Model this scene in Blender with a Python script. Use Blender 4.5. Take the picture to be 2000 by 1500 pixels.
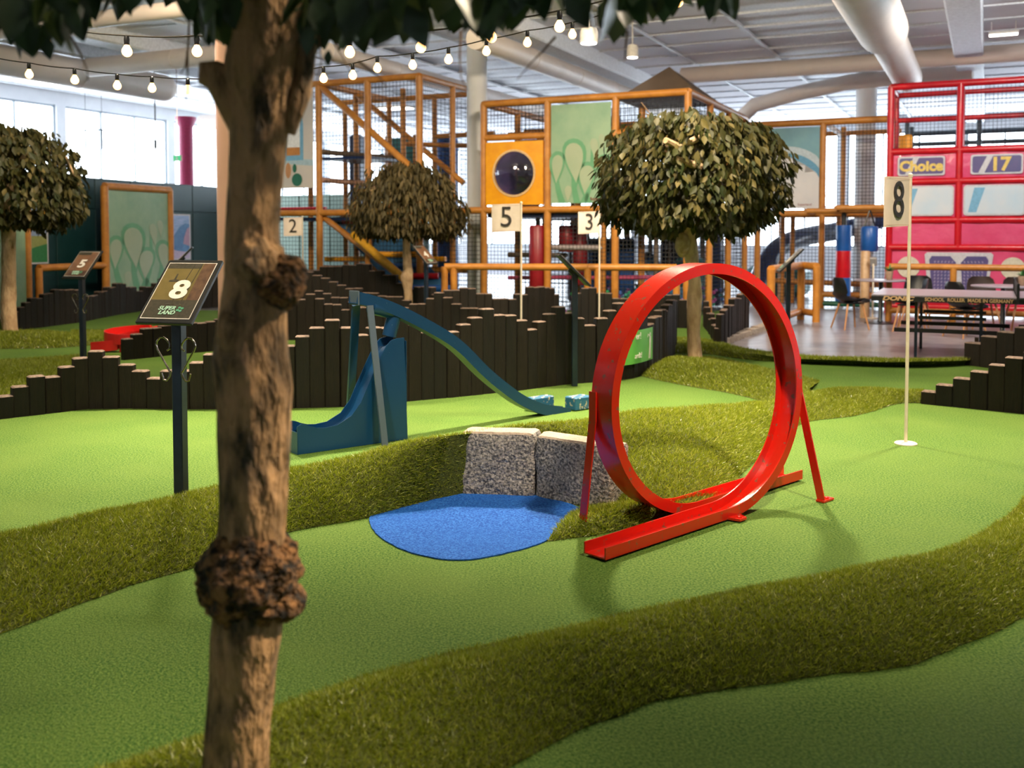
import bpy, math, random
import numpy as np
from mathutils import Vector, Matrix, noise as mnoise

for o in list(bpy.data.objects):
    bpy.data.objects.remove(o)
SC = bpy.context.scene
COL = SC.collection
R = random.Random(7)
NR = np.random.default_rng(7)
PI = math.pi

# ------------------------------------------------------------------ camera
FPX, PPY, CH = 1950.0, 543.0, 1.5          # focal length in px, optical axis row, eye height
PITCH = math.atan((PPY - 455.0) / FPX)     # horizon on row 455
cam_d = bpy.data.cameras.new('camera')
cam = bpy.data.objects.new('camera', cam_d)
COL.objects.link(cam)
cam.location = (0, 0, CH)
cam.rotation_euler = (PI / 2 - PITCH, 0, 0)
cam_d.sensor_width = 36.0
cam_d.lens = 36.0 * FPX / 2000.0
cam_d.shift_y = -(750.0 - PPY) / 2000.0
cam_d.clip_end = 300
cam_d.dof.use_dof = True
cam_d.dof.focus_distance = 5.6
cam_d.dof.aperture_fstop = 2.4
SC.camera = cam

# ------------------------------------------------------------------ world, exposure
w = bpy.data.worlds.new('world')
SC.world = w
w.use_nodes = True
wn = w.node_tree.nodes
wn['Background'].inputs[0].default_value = (0.86, 0.94, 1.0, 1)
wn['Background'].inputs[1].default_value = 12.0
SC.view_settings.view_transform = 'Standard'
SC.view_settings.look = 'None'
SC.view_settings.gamma = 1
SC.view_settings.use_curve_mapping = False
SC.view_settings.exposure = 0.0
SC.cycles.use_denoising = True
SC.cycles.use_adaptive_sampling = True
SC.cycles.adaptive_threshold = 0.04
SC.cycles.max_bounces = 5
SC.cycles.diffuse_bounces = 3
SC.cycles.glossy_bounces = 2
SC.cycles.transparent_max_bounces = 12
SC.cycles.caustics_reflective = False
SC.cycles.caustics_refractive = False
SC.cycles.sample_clamp_indirect = 6


def area(name, loc, size, energy, color, target=None, shape='SQUARE', spread=180):
    d = bpy.data.lights.new(name, 'AREA')
    d.energy = energy
    d.color = color
    d.size = size
    d.shape = shape
    d.spread = math.radians(spread)
    o = bpy.data.objects.new(name, d)
    COL.objects.link(o)
    o.location = loc
    if target is not None:
        v = Vector(target) - Vector(loc)
        o.rotation_euler = v.to_track_quat('-Z', 'Y').to_euler()
    return o


# the hall's ceiling lamps and added fill lamps (all above the top of the frame)
WARM = (1.0, 0.83, 0.6)
NEUT = (1.0, 0.95, 0.88)
area('ceiling_lamp_key', (1.2, 9.5, 5.2), 0.4, 215, WARM, (0.35, 7.2, 0), 'DISK', 70)
area('ceiling_lamp_left', (-2.8, 9.4, 5.2), 0.4, 150, WARM, (-2.75, 7.4, 0), 'DISK', 68)
area('ceiling_lamp_right', (4.4, 8.6, 5.2), 0.4, 125, WARM, (3.7, 7.2, 0), 'DISK', 72)
area('ceiling_spot_tree', (3.6, 2.6, 4.9), 0.3, 20, WARM, (-0.62, 2.35, 1.1), 'DISK', 30)
area('ceiling_lamp_mid', (1.5, 12.0, 5.2), 0.8, 420, WARM, (2.2, 16.0, 0.8), 'DISK')
area('ceiling_lamp_front', (2.2, 3.0, 5.2), 0.4, 92, WARM, (1.5, 6.4, 0.6), 'DISK', 72)
area('ceiling_lamp_frontleft', (-2.4, 3.0, 5.2), 0.4, 62, WARM, (-2.2, 6.6, 0.8), 'DISK', 66)
area('added_lamp_tree', (1.6, 8.6, 5.2), 0.5, 170, WARM, (1.9, 11.4, 1.6), 'DISK', 100)  # added lamp that brightens the pale tree and what stands near it
area('added_lamp_fence', (-4.2, 9.0, 5.2), 0.5, 170, WARM, (-4.6, 13.0, 0.6), 'DISK', 100)  # added lamp that brightens the left middle distance
area('ceiling_lamp_midleft', (-4.0, 12.2, 5.2), 0.8, 330, WARM, (-4.0, 16.5, 0.8), 'DISK')
area('ceiling_lamp_bus', (7.0, 12.6, 5.2), 1.0, 330, NEUT, (8.3, 18.0, 1.6), 'DISK')


# ------------------------------------------------------------------ pixel geometry
_cp, _sp = math.cos(PITCH), math.sin(PITCH)


def ray(px, py):
    x = (px - 1000.0) / FPX
    y = (PPY - py) / FPX
    return Vector((x, _cp + y * _sp, -_sp + y * _cp))


def G(px, py, z=0.0):
    r = ray(px, py)
    t = (z - CH) / r.z
    return Vector((r.x * t, r.y * t, z))


def at(px, py, D):
    r = ray(px, py)
    t = D / r.y
    return Vector((r.x * t, D, CH + r.z * t))


def zat(py, D):
    return at(1000, py, D).z


def pix(p):
    v = Vector(p) - Vector((0, 0, CH))
    f = v.y * _cp - v.z * _sp
    u = v.y * _sp + v.z * _cp
    return 1000 + FPX * v.x / f, PPY - FPX * u / f


BA = math.radians(25.4)                     # the hall is turned by this much
BV = Vector((math.cos(BA), -math.sin(BA), 0))   # to the right and nearer
BU = Vector((math.sin(BA), math.cos(BA), 0))    # away
ZZ = Vector((0, 0, 1))

# ------------------------------------------------------------------ objects


def poff(p):
    v = Vector((0, 0, 0))
    while p is not None:
        v = v + p.location
        p = p.parent
    return v


def tag(o, label=None, cat=None, group=None, kind=None):
    if label: o['label'] = label
    if cat: o['category'] = cat
    if group: o['group'] = group
    if kind: o['kind'] = kind
    return o


def thing(name, loc, label, cat, group=None):
    o = bpy.data.objects.new(name, None)
    COL.objects.link(o)
    o.empty_display_size = 0.1
    o.location = loc
    return tag(o, label, cat, group)


class MB:
    """collects geometry given in world coordinates; build() links it as one mesh object"""

    def __init__(self):
        self.v, self.f, self.m = [], [], []

    def add(self, vs, fs, mi=0):
        b = len(self.v)
        self.v += [Vector(p) for p in vs]
        for f in fs:
            self.f.append([i + b for i in f])
            self.m.append(mi)
        return self

    def box(self, c, s, ax=None, mi=0, bev=0.0):
        X, Y, Z = ax if ax else (Vector((1, 0, 0)), Vector((0, 1, 0)), ZZ)
        c = Vector(c)
        hx, hy, hz = s[0] / 2, s[1] / 2, s[2] / 2
        if bev <= 0:
            vs = [c + X * (hx * i) + Y * (hy * j) + Z * (hz * k) for k in (-1, 1) for j in (-1, 1) for i in (-1, 1)]
            fs = [(0, 2, 3, 1), (4, 5, 7, 6), (0, 1, 5, 4), (2, 6, 7, 3), (0, 4, 6, 2), (1, 3, 7, 5)]
            return self.add(vs, fs, mi)
        rings = []
        for k, ins in ((-hz, bev), (-hz + bev, 0), (hz - bev, 0), (hz, bev)):
            ring = []
            a, b2 = hx - ins, hy - ins
            q = bev
            for (i, j) in ((-a + q, -b2), (a - q, -b2), (a, -b2 + q), (a, b2 - q), (a - q, b2), (-a + q, b2), (-a, b2 - q), (-a, -b2 + q)):
                ring.append(c + X * i + Y * j + Z * k)
            rings.append(ring)
        return self.loft(rings, True, True, mi)

    def loft(self, rings, closed=True, cap=True, mi=0):
        n = len(rings[0])
        b = len(self.v)
        for r in rings:
            self.v += [Vector(p) for p in r]
        for i in range(len(rings) - 1):
            for j in range(n if closed else n - 1):
                k = (j + 1) % n
                self.f.append([b + i * n + j, b + i * n + k, b + (i + 1) * n + k, b + (i + 1) * n + j])
                self.m.append(mi)
        if cap and closed:
            self.f.append([b + j for j in reversed(range(n))]); self.m.append(mi)
            e = b + (len(rings) - 1) * n
            self.f.append([e + j for j in range(n)]); self.m.append(mi)
        return self

    def tube(self, pts, r, n=8, cap=True, mi=0):
        pts = [Vector(p) for p in pts]
        rs = r if isinstance(r, (list, tuple)) else [r] * len(pts)
        t = (pts[1] - pts[0]).normalized()
        up = Vector((0, 0, 1)) if abs(t.z) < 0.9 else Vector((1, 0, 0))
        a = t.cross(up).normalized()
        rings = []
        for i, p in enumerate(pts):
            if i == 0: d = pts[1] - pts[0]
            elif i == len(pts) - 1: d = pts[-1] - pts[-2]
            else: d = (pts[i + 1] - pts[i]).normalized() + (pts[i] - pts[i - 1]).normalized()
            d.normalize()
            a = (a - d * a.dot(d)).normalized()
            b = d.cross(a)
            rings.append([p + (a * math.cos(2 * PI * k / n) + b * math.sin(2 * PI * k / n)) * rs[i] for k in range(n)])
        return self.loft(rings, True, cap, mi)

    def lathe(self, c, prof, n=20, mi=0, ax=None):
        X, Y, Z = ax if ax else (Vector((1, 0, 0)), Vector((0, 1, 0)), ZZ)
        c = Vector(c)
        return self.loft([[c + Z * z + (X * math.cos(2 * PI * k / n) + Y * math.sin(2 * PI * k / n)) * max(r, 1e-4) for k in range(n)] for r, z in prof], True, True, mi)

    def prism(self, poly, d, mi=0):
        """poly: list of 3D points in a plane; d: extrusion vector"""
        poly = [Vector(p) for p in poly]
        d = Vector(d)
        n = len(poly)
        vs = poly + [p + d for p in poly]
        fs = [list(reversed(range(n))), [n + i for i in range(n)]]
        for i in range(n):
            j = (i + 1) % n
            fs.append([i, j, n + j, n + i])
        return self.add(vs, fs, mi)

    def sweep(self, section, frames, cap=True, mi=0):
        """section: closed list of (b, h); frames: (P, B, N)"""
        rings = [[P + B * b + N * h for b, h in section] for P, B, N in frames]
        return self.loft(rings, True, cap, mi)

    def build(self, name, mat, parent=None, loc=None, smooth=False, label=None):
        off = poff(parent) if parent is not None else Vector(loc if loc is not None else (0, 0, 0))
        me = bpy.data.meshes.new(name)
        me.from_pydata([tuple(p - off) for p in self.v], [], self.f)
        mats = mat if isinstance(mat, (list, tuple)) else [mat]
        for m in mats:
            me.materials.append(m)
        if len(mats) > 1:
            me.polygons.foreach_set('material_index', self.m)
        if smooth:
            me.polygons.foreach_set('use_smooth', [True] * len(me.polygons))
            try: me.set_sharp_from_angle(angle=math.radians(40))
            except Exception: pass
        me.update()
        o = bpy.data.objects.new(name, me)
        COL.objects.link(o)
        if parent is not None: o.parent = parent
        else: o.location = off
        if label: o['label'] = label
        return o


def struct(o):
    o['kind'] = 'structure'
    return o


def copy_tree(o, parent=None):
    c = o.copy()
    COL.objects.link(c)
    c.parent = parent
    for ch in list(o.children):
        copy_tree(ch, c)
    return c


def bulk(name, bv, bf, mats, locs, mat, parent=None, tint=None, uvs=None):
    """many copies of one small shape in a single mesh (stuff); bf all the same length"""
    bv = np.asarray(bv, float); bf = np.asarray(bf, int)
    off = poff(parent) if parent is not None else Vector((0, 0, 0))
    n, k = len(locs), len(bv)
    V = np.einsum('nij,kj->nki', mats, bv) + (locs - np.array(off))[:, None, :]
    F = (bf[None] + (np.arange(n) * k)[:, None, None]).reshape(-1, bf.shape[1])
    me = bpy.data.meshes.new(name)
    me.vertices.add(n * k)
    me.vertices.foreach_set('co', V.reshape(-1).astype(np.float32))
    m, c = F.shape
    me.loops.add(m * c)
    me.loops.foreach_set('vertex_index', F.reshape(-1).astype(np.int32))
    me.polygons.add(m)
    me.polygons.foreach_set('loop_start', (np.arange(m) * c).astype(np.int32))
    me.update(calc_edges=True)
    if tint is not None:
        a = me.attributes.new('tint', 'FLOAT', 'POINT')
        a.data.foreach_set('value', np.repeat(tint, k).astype(np.float32))
    me.materials.append(mat)
    o = bpy.data.objects.new(name, me)
    COL.objects.link(o)
    if parent is not None: o.parent = parent
    o['kind'] = 'stuff'
    return o


def text(s, size, mat, parent, P, X, Y, name='lettering', off=0.0, align='CENTER', ext=0.002, xs=1.0, shear=0.0):
    """flat lettering: P anchor (middle), X reading direction, Y up, world coordinates"""
    cu = bpy.data.curves.new('t', 'FONT')
    cu.body = s
    cu.size = size
    cu.align_x = align
    cu.align_y = 'CENTER'
    cu.offset = off
    cu.extrude = ext
    cu.shear = shear
    cu.resolution_u = 4
    ob = bpy.data.objects.new('t', cu)
    COL.objects.link(ob)
    dg = bpy.context.evaluated_depsgraph_get()
    me = bpy.data.meshes.new_from_object(ob.evaluated_get(dg))
    bpy.data.objects.remove(ob)
    X = Vector(X).normalized(); Y = Vector(Y).normalized(); N = X.cross(Y)
    po = Vector(P) - poff(parent)
    for v in me.vertices:
        c = v.co
        v.co = po + X * (c.x * xs) + Y * c.y + N * c.z
    me.materials.clear()
    me.materials.append(mat)
    me.name = name
    o = bpy.data.objects.new(name, me)
    COL.objects.link(o)
    o.parent = parent
    return o


# ------------------------------------------------------------------ materials
MATS = {}


def mat(name, col, rough=0.6, col2=None, scale=20.0, bump=0.0, bscale=None, metal=0.0, spec=0.5, coat=0.0,
        emit=None, estr=0.0, tex='noise', detail=4.0, lo=0.35, hi=0.65, stretch=None, alpha=None, dist=0.02):
    m = bpy.data.materials.new(name)
    m.use_nodes = True
    nt = m.node_tree
    N, L = nt.nodes, nt.links
    b = N['Principled BSDF']
    b.inputs['Base Color'].default_value = (*col, 1)
    b.inputs['Roughness'].default_value = rough
    b.inputs['Metallic'].default_value = metal
    b.inputs['Specular IOR Level'].default_value = spec
    b.inputs['Coat Weight'].default_value = coat
    if emit:
        b.inputs['Emission Color'].default_value = (*emit, 1)
        b.inputs['Emission Strength'].default_value = estr
    tc = N.new('ShaderNodeTexCoord')
    src = tc.outputs['Object']
    if stretch:
        mp = N.new('ShaderNodeMapping')
        mp.inputs['Scale'].default_value = stretch
        L.new(src, mp.inputs['Vector']); src = mp.outputs['Vector']
    if col2 is None:
        col2 = tuple(c * 0.82 for c in col)
    if tex == 'voronoi':
        t = N.new('ShaderNodeTexVoronoi'); t.inputs['Scale'].default_value = scale
        fac = t.outputs['Distance']
    else:
        t = N.new('ShaderNodeTexNoise'); t.inputs['Scale'].default_value = scale; t.inputs['Detail'].default_value = detail
        t.inputs['Roughness'].default_value = 0.6
        fac = t.outputs['Fac']
    L.new(src, t.inputs['Vector'])
    cr = N.new('ShaderNodeValToRGB')
    cr.color_ramp.elements[0].position = lo; cr.color_ramp.elements[0].color = (*col, 1)
    cr.color_ramp.elements[1].position = hi; cr.color_ramp.elements[1].color = (*col2, 1)
    L.new(fac, cr.inputs['Fac'])
    L.new(cr.outputs['Color'], b.inputs['Base Color'])
    if bump > 0:
        t2 = N.new('ShaderNodeTexNoise'); t2.inputs['Scale'].default_value = bscale or scale * 2; t2.inputs['Detail'].default_value = 3
        L.new(src, t2.inputs['Vector'])
        bp = N.new('ShaderNodeBump'); bp.inputs['Strength'].default_value = bump; bp.inputs['Distance'].default_value = dist
        L.new(t2.outputs['Fac'], bp.inputs['Height'])
        L.new(bp.outputs['Normal'], b.inputs['Normal'])
    MATS[name] = m
    return m


def turf(name, cols, scale=260, bump=0.8):
    """short synthetic pile: fine yarn speckle plus broad brushing marks"""
    m = mat(name, cols[0], 0.8, cols[1], scale, bump * 0.75, scale * 1.5, spec=0.15, lo=0.4, hi=0.62, dist=0.02)
    nt = m.node_tree; N, L = nt.nodes, nt.links
    b = N['Principled BSDF']
    src = b.inputs['Base Color'].links[0].from_socket
    n2 = N.new('ShaderNodeTexNoise'); n2.inputs['Scale'].default_value = 1.6; n2.inputs['Detail'].default_value = 3
    tc = [x for x in N if x.type == 'TEX_COORD'][0]
    L.new(tc.outputs['Object'], n2.inputs['Vector'])
    mx = N.new('ShaderNodeMix'); mx.data_type = 'RGBA'
    r = N.new('ShaderNodeMapRange'); r.inputs[1].default_value = 0.4; r.inputs[2].default_value = 0.7; r.inputs[4].default_value = 0.45
    L.new(n2.outputs['Fac'], r.inputs[0]); L.new(r.outputs[0], mx.inputs[0])
    L.new(src, mx.inputs[6]); mx.inputs[7].default_value = (*cols[2], 1)
    # stray pale grains
    v = N.new('ShaderNodeTexVoronoi'); v.inputs['Scale'].default_value = 38
    L.new(tc.outputs['Object'], v.inputs['Vector'])
    ml = N.new('ShaderNodeMath'); ml.operation = 'LESS_THAN'; ml.inputs[1].default_value = 0.05
    L.new(v.outputs['Distance'], ml.inputs[0])
    mx2 = N.new('ShaderNodeMix'); mx2.data_type = 'RGBA'
    mm = N.new('ShaderNodeMath'); mm.operation = 'MULTIPLY'; mm.inputs[1].default_value = 0.3
    L.new(ml.outputs[0], mm.inputs[0]); L.new(mm.outputs[0], mx2.inputs[0])
    L.new(mx.outputs[2], mx2.inputs[6]); mx2.inputs[7].default_value = (0.6, 0.6, 0.45, 1)
    L.new(mx2.outputs[2], b.inputs['Base Color'])
    return m


def tintmat(name, c0, c1, rough=0.55, attr=True, spec=0.4, trans=0.0, extra=None):
    """colour picked per blade or leaf"""
    m = bpy.data.materials.new(name); m.use_nodes = True
    N, L = m.node_tree.nodes, m.node_tree.links
    b = N['Principled BSDF']
    b.inputs['Roughness'].default_value = rough
    b.inputs['Specular IOR Level'].default_value = spec
    if attr:
        a = N.new('ShaderNodeAttribute'); a.attribute_name = 'tint'; f = a.outputs['Fac']
    else:
        a = N.new('ShaderNodeObjectInfo'); f = a.outputs['Random']
    cr = N.new('ShaderNodeValToRGB')
    cr.color_ramp.elements[0].color = (*c0, 1)
    cr.color_ramp.elements[1].color = (*c1, 1)
    if extra:
        e = cr.color_ramp.elements.new(extra[0]); e.color = (*extra[1], 1)
    L.new(f, cr.inputs['Fac']); L.new(cr.outputs['Color'], b.inputs['Base Color'])
    if trans > 0:
        b.inputs['Transmission Weight'].default_value = 0.0
        t = N.new('ShaderNodeBsdfTranslucent'); L.new(cr.outputs['Color'], t.inputs['Color'])
        mx = N.new('ShaderNodeMixShader'); mx.inputs[0].default_value = trans
        L.new(b.outputs[0], mx.inputs[1]); L.new(t.outputs[0], mx.inputs[2])
        L.new(mx.outputs[0], N['Material Output'].inputs['Surface'])
    return m


def paint(name, col, chip, rough=0.3, amount=0.66, spec=0.5, scale=28):
    """glossy paint with small chips"""
    m = mat(name, col, rough, chip, scale, 0.12, 60, spec=spec, lo=amount, hi=amount + 0.03, detail=8, dist=0.004)
    return m


def glass(name, tint=(1, 1, 1), gloss=0.08):
    m = bpy.data.materials.new(name); m.use_nodes = True
    N, L = m.node_tree.nodes, m.node_tree.links
    N.remove(N['Principled BSDF'])
    t = N.new('ShaderNodeBsdfTransparent'); t.inputs[0].default_value = (*tint, 1)
    g = N.new('ShaderNodeBsdfGlossy'); g.inputs['Roughness'].default_value = 0.05
    mx = N.new('ShaderNodeMixShader'); mx.inputs[0].default_value = gloss
    L.new(t.outputs[0], mx.inputs[1]); L.new(g.outputs[0], mx.inputs[2])
    L.new(mx.outputs[0], N['Material Output'].inputs['Surface'])
    return m


m_green = turf('putting_turf', ((0.034, 0.105, 0.011), (0.165, 0.26, 0.05), (0.14, 0.22, 0.04)), 95)
m_bluet = turf('blue_turf', ((0.003, 0.055, 0.32), (0.035, 0.17, 0.6), (0.015, 0.11, 0.46)), 95)
m_soil = mat('rough_backing', (0.05, 0.062, 0.005), 0.95, (0.085, 0.1, 0.008), 60, 0.5, 120)
m_blade = tintmat('rough_blades', (0.12, 0.165, 0.006), (0.72, 0.68, 0.2), 0.36, True, 0.6, 0.35, (0.55, (0.33, 0.385, 0.018)))
m_post = mat('dark_stained_timber', (0.011, 0.008, 0.0055), 0.6, (0.017, 0.012, 0.008), 8, 0.35, 30, stretch=(6, 6, 0.6), spec=0.25)
m_postv = [m_post,
           mat('dark_timber_b', (0.0145, 0.0098, 0.006), 0.65, (0.008, 0.0065, 0.005), 9, 0.35, 30, stretch=(6, 6, 0.6), spec=0.25),
           mat('dark_timber_c', (0.009, 0.0078, 0.0065), 0.6, (0.014, 0.0105, 0.0078), 7, 0.35, 30, stretch=(6, 6, 0.6), spec=0.25)]
m_ptop = mat('pale_timber_end', (0.24, 0.16, 0.12), 0.7, (0.09, 0.06, 0.045), 40, 0.3, 80)  # post tops take a paler timber colour than the sides
m_red = paint('red_paint', (0.56, 0.013, 0.006), (0.24, 0.07, 0.04), 0.2, 0.61, 0.6)
m_blue = paint('blue_paint', (0.004, 0.043, 0.125), (0.5, 0.5, 0.4), 0.3, 0.715, 0.5, 34)
m_bluegrey = paint('blue_grey_steel', (0.085, 0.115, 0.16), (0.4, 0.4, 0.38), 0.4, 0.72, 0.5)
m_granite = mat('granite', (0.44, 0.4, 0.36), 0.8, (0.07, 0.07, 0.075), 75, 0.7, 45, lo=0.36, hi=0.62, detail=3, dist=0.02)
m_granlt = mat('sawn_granite', (0.52, 0.42, 0.34), 0.8, (0.36, 0.28, 0.22), 60, 0.2, 80)
m_bark = mat('bark', (0.44, 0.25, 0.11), 0.85, (0.045, 0.034, 0.02), 10, 0.9, 22, stretch=(1.4, 1.4, 0.55), lo=0.44, hi=0.64, dist=0.05, detail=7)
m_burl = mat('burl_bark', (0.36, 0.17, 0.06), 0.9, (0.02, 0.013, 0.008), 30, 1.0, 44, lo=0.4, hi=0.58, dist=0.07, detail=6)
m_barkl = mat('pale_bark', (0.62, 0.42, 0.24), 0.85, (0.36, 0.21, 0.1), 12, 0.7, 30, stretch=(1, 1, 0.4), lo=0.45, hi=0.75, dist=0.03)
m_barks = mat('sanded_bark', (0.6, 0.42, 0.25), 0.8, (0.4, 0.25, 0.13), 14, 0.4, 40)
m_twig = mat('twig', (0.2, 0.11, 0.05), 0.8)
m_leafo = tintmat('leaf_single', (0.02, 0.032, 0.007), (0.16, 0.125, 0.04), 0.55, False, 0.3, 0.2, (0.6, (0.068, 0.064, 0.016)))
m_leafs = tintmat('leaf_mass', (0.018, 0.028, 0.006), (0.135, 0.105, 0.032), 0.55, True, 0.3, 0.2, (0.6, (0.06, 0.053, 0.014)))
m_leafd = tintmat('leaf_dark', (0.01, 0.03, 0.011), (0.075, 0.1, 0.024), 0.35, False, 0.5, 0.2, (0.7, (0.026, 0.05, 0.016)))
m_leafb = tintmat('leaf_brown', (0.035, 0.03, 0.01), (0.16, 0.11, 0.04), 0.6, True, 0.3, 0.2, (0.6, (0.085, 0.062, 0.02)))
m_black = mat('black_metal', (0.008, 0.009, 0.011), 0.35, (0.014, 0.014, 0.016), 30)
m_navy = mat('navy_metal', (0.006, 0.012, 0.024), 0.3, (0.01, 0.02, 0.035), 20)
m_steel = mat('bare_steel', (0.45, 0.4, 0.36), 0.25, (0.3, 0.24, 0.2), 40, metal=1.0)
m_white = mat('white_print', (0.8, 0.75, 0.68), 0.6)
m_cream = mat('flag_cloth', (0.82, 0.7, 0.6), 0.8, (0.76, 0.63, 0.54), 6, 0.2, 12)
m_pole = mat('white_pole', (0.78, 0.68, 0.55), 0.45, (0.7, 0.6, 0.48), 20)
m_ink = mat('black_print', (0.03, 0.024, 0.02), 0.6)
m_tan = mat('tan_vinyl_tube', (0.55, 0.225, 0.035), 0.42, (0.42, 0.16, 0.024), 6, 0.12, 30)
m_yel = mat('yellow_plastic', (0.82, 0.36, 0.005), 0.35, (0.75, 0.3, 0.004), 5)
m_mint = mat('mint_vinyl', (0.27, 0.4, 0.26), 0.5, (0.2, 0.34, 0.22), 2.2, 0.15, 5)
m_mintl = mat('mint_print_pale', (0.34, 0.4, 0.27), 0.5, (0.3, 0.38, 0.25), 3)
m_mintd = mat('mint_print_dark', (0.1, 0.3, 0.15), 0.5, (0.13, 0.33, 0.18), 3)
m_net = mat('black_net', (0.02, 0.02, 0.022), 0.8)
m_busred = mat('red_vinyl_tube', (0.62, 0.006, 0.016), 0.3, (0.5, 0.004, 0.012), 6, 0.1, 24)
m_pink = mat('pink_vinyl', (0.72, 0.085, 0.2), 0.28, (0.62, 0.05, 0.15), 1.8, 0.5, 2.6, coat=0.3, dist=0.06)
m_floor = mat('grey_lino', (0.15, 0.135, 0.155), 0.34, (0.25, 0.22, 0.23), 3, 0.05, 10, spec=0.5)
m_wall = mat('white_plaster', (0.78, 0.79, 0.8), 0.8, (0.72, 0.73, 0.75), 2)
m_ceil = mat('ceiling_tile', (0.85, 0.84, 0.87), 0.85, (0.8, 0.79, 0.83), 1.2)
m_ceilb = mat('ceiling_grid_white', (0.82, 0.84, 0.88), 0.6)
m_duct = mat('duct_paint', (0.72, 0.62, 0.54), 0.5, (0.66, 0.57, 0.5), 2)
m_column = mat('column_uplit_peach', (0.85, 0.5, 0.35), 0.55, (0.82, 0.47, 0.33), 1.5)  # warm uplight on the column is put into its peach colour
m_teal = mat('dark_green_wall', (0.004, 0.03, 0.032), 0.42, (0.006, 0.038, 0.04), 2, spec=0.35)
m_glass = glass('window_glass', (0.96, 0.98, 1.0), 0.04)
m_frame = mat('window_frame_grey', (0.35, 0.4, 0.45), 0.5)
m_bulb = mat('lit_bulb', (1, 0.8, 0.5), 0.3, emit=(1.0, 0.5, 0.17), estr=6)
m_lamp = mat('lit_lamp', (1, 1, 1), 0.3, emit=(1.0, 0.93, 0.82), estr=9)
m_cable = mat('black_cable', (0.02, 0.016, 0.012), 0.6)
m_purple = mat('purple_print', (0.11, 0.075, 0.21), 0.35, (0.07, 0.07, 0.2), 3)
m_gold = mat('yellow_letter', (0.78, 0.55, 0.12), 0.5)
m_pane = mat('printed_window', (0.66, 0.66, 0.68), 0.35, (0.5, 0.62, 0.72), 1.1)
m_sky = mat('printed_sky_blue', (0.18, 0.42, 0.62), 0.4)
m_silver = mat('silver_print', (0.6, 0.58, 0.62), 0.4)
m_bluebag = mat('blue_vinyl', (0.012, 0.1, 0.38), 0.35, (0.01, 0.075, 0.3), 4)
m_redbag = mat('dark_red_vinyl', (0.24, 0.006, 0.012), 0.4, (0.18, 0.004, 0.01), 4)
m_darkb = mat('navy_plastic', (0.005, 0.022, 0.09), 0.3, (0.004, 0.016, 0.07), 3)
m_ramp = mat('blue_mat', (0.022, 0.11, 0.24), 0.5, (0.03, 0.14, 0.3), 5)
m_gmat = mat('green_vinyl', (0.012, 0.14, 0.08), 0.45)
m_tealp = mat('teal_vinyl', (0.008, 0.15, 0.15), 0.45, (0.006, 0.12, 0.12), 4)
m_wood = mat('beech_leg', (0.52, 0.25, 0.1), 0.5, (0.42, 0.19, 0.07), 20, stretch=(4, 4, 0.4))
m_shell = mat('black_plastic_shell', (0.01, 0.011, 0.014), 0.32)
m_brown = mat('brown_plastic_shell', (0.045, 0.026, 0.02), 0.45)
m_ttop = mat('grey_table_top', (0.33, 0.3, 0.36), 0.3, (0.3, 0.27, 0.33), 4)
m_pot = mat('pot_clay', (0.42, 0.27, 0.18), 0.6)
m_plant = mat('succulent_green', (0.03, 0.13, 0.035), 0.45, (0.06, 0.2, 0.05), 20)
m_roof = mat('brown_canvas', (0.13, 0.09, 0.06), 0.7, (0.11, 0.075, 0.05), 3)

# ================================================================== THE HALL
FL = -0.03                                   # bare floor level; the course lies on top of it


def bp(v, u, z=0.0):
    return BV * v + BU * u + ZZ * z


VL, VR, UF, UB, CZ = -23.0, 14.0, -5.0, 36.0, 5.4
AXB = (BV, BU, ZZ)
struct(MB().box(bp((VL + VR) / 2, (UF + UB) / 2, FL - 0.1), (VR - VL, UB - UF, 0.2), AXB).build('floor', m_floor))
ceil = struct(MB().box(bp((VL + VR) / 2, (UF + UB) / 2, CZ + 0.12), (VR - VL, UB - UF, 0.16), AXB).build('ceiling', m_ceilb))
struct(MB().box(bp(VR + 0.1, (UF + UB) / 2, CZ / 2), (0.2, UB - UF, CZ), AXB).build('wall_right', m_wall))
struct(MB().box(bp((VL + VR) / 2, UF - 0.1, CZ / 2), (VR - VL, 0.2, CZ), AXB).build('wall_front', m_wall))


def glazed_wall(name, A, d, n, length, bay, z0, z1, k0):
    """A start, d along, n inward; piers, sill and head are wall; each bay is a window"""
    mb = MB()
    ax = (d, n, ZZ)
    mid = A + d * (length / 2)
    mb.box(mid + ZZ * ((z0 + FL) / 2), (length, 0.2, z0 - FL), ax)
    mb.box(mid + ZZ * ((z1 + CZ + 0.1) / 2), (length, 0.2, CZ + 0.1 - z1), ax)
    nb = int(length // bay)
    for i in range(nb + 1):
        mb.box(A + d * (i * bay) + ZZ * ((z0 + z1) / 2), (0.3, 0.2, z1 - z0), ax)
    struct(mb.build(name, m_wall, loc=A))
    for i in range(nb):
        c = A + d * (i * bay + bay / 2)
        wl = bay - 0.3
        wnd = struct(MB().box(c + ZZ * ((z0 + z1) / 2), (wl, 0.02, z1 - z0), ax).build('window_%d' % (k0 + i), m_glass, loc=c))
        fr = MB()
        for q in (-0.5, -0.17, 0.17, 0.5):
            fr.box(c + d * (q * (wl - 0.06)) + ZZ * ((z0 + z1) / 2), (0.06, 0.08, z1 - z0), ax)
        for z in (z0 + 0.03, z0 + (z1 - z0) * 0.36, z1 - 0.03):
            fr.box(c + ZZ * z, (wl, 0.08, 0.06), ax)
        fr.build('window_frame', m_frame, wnd)
    return k0 + nb


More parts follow.
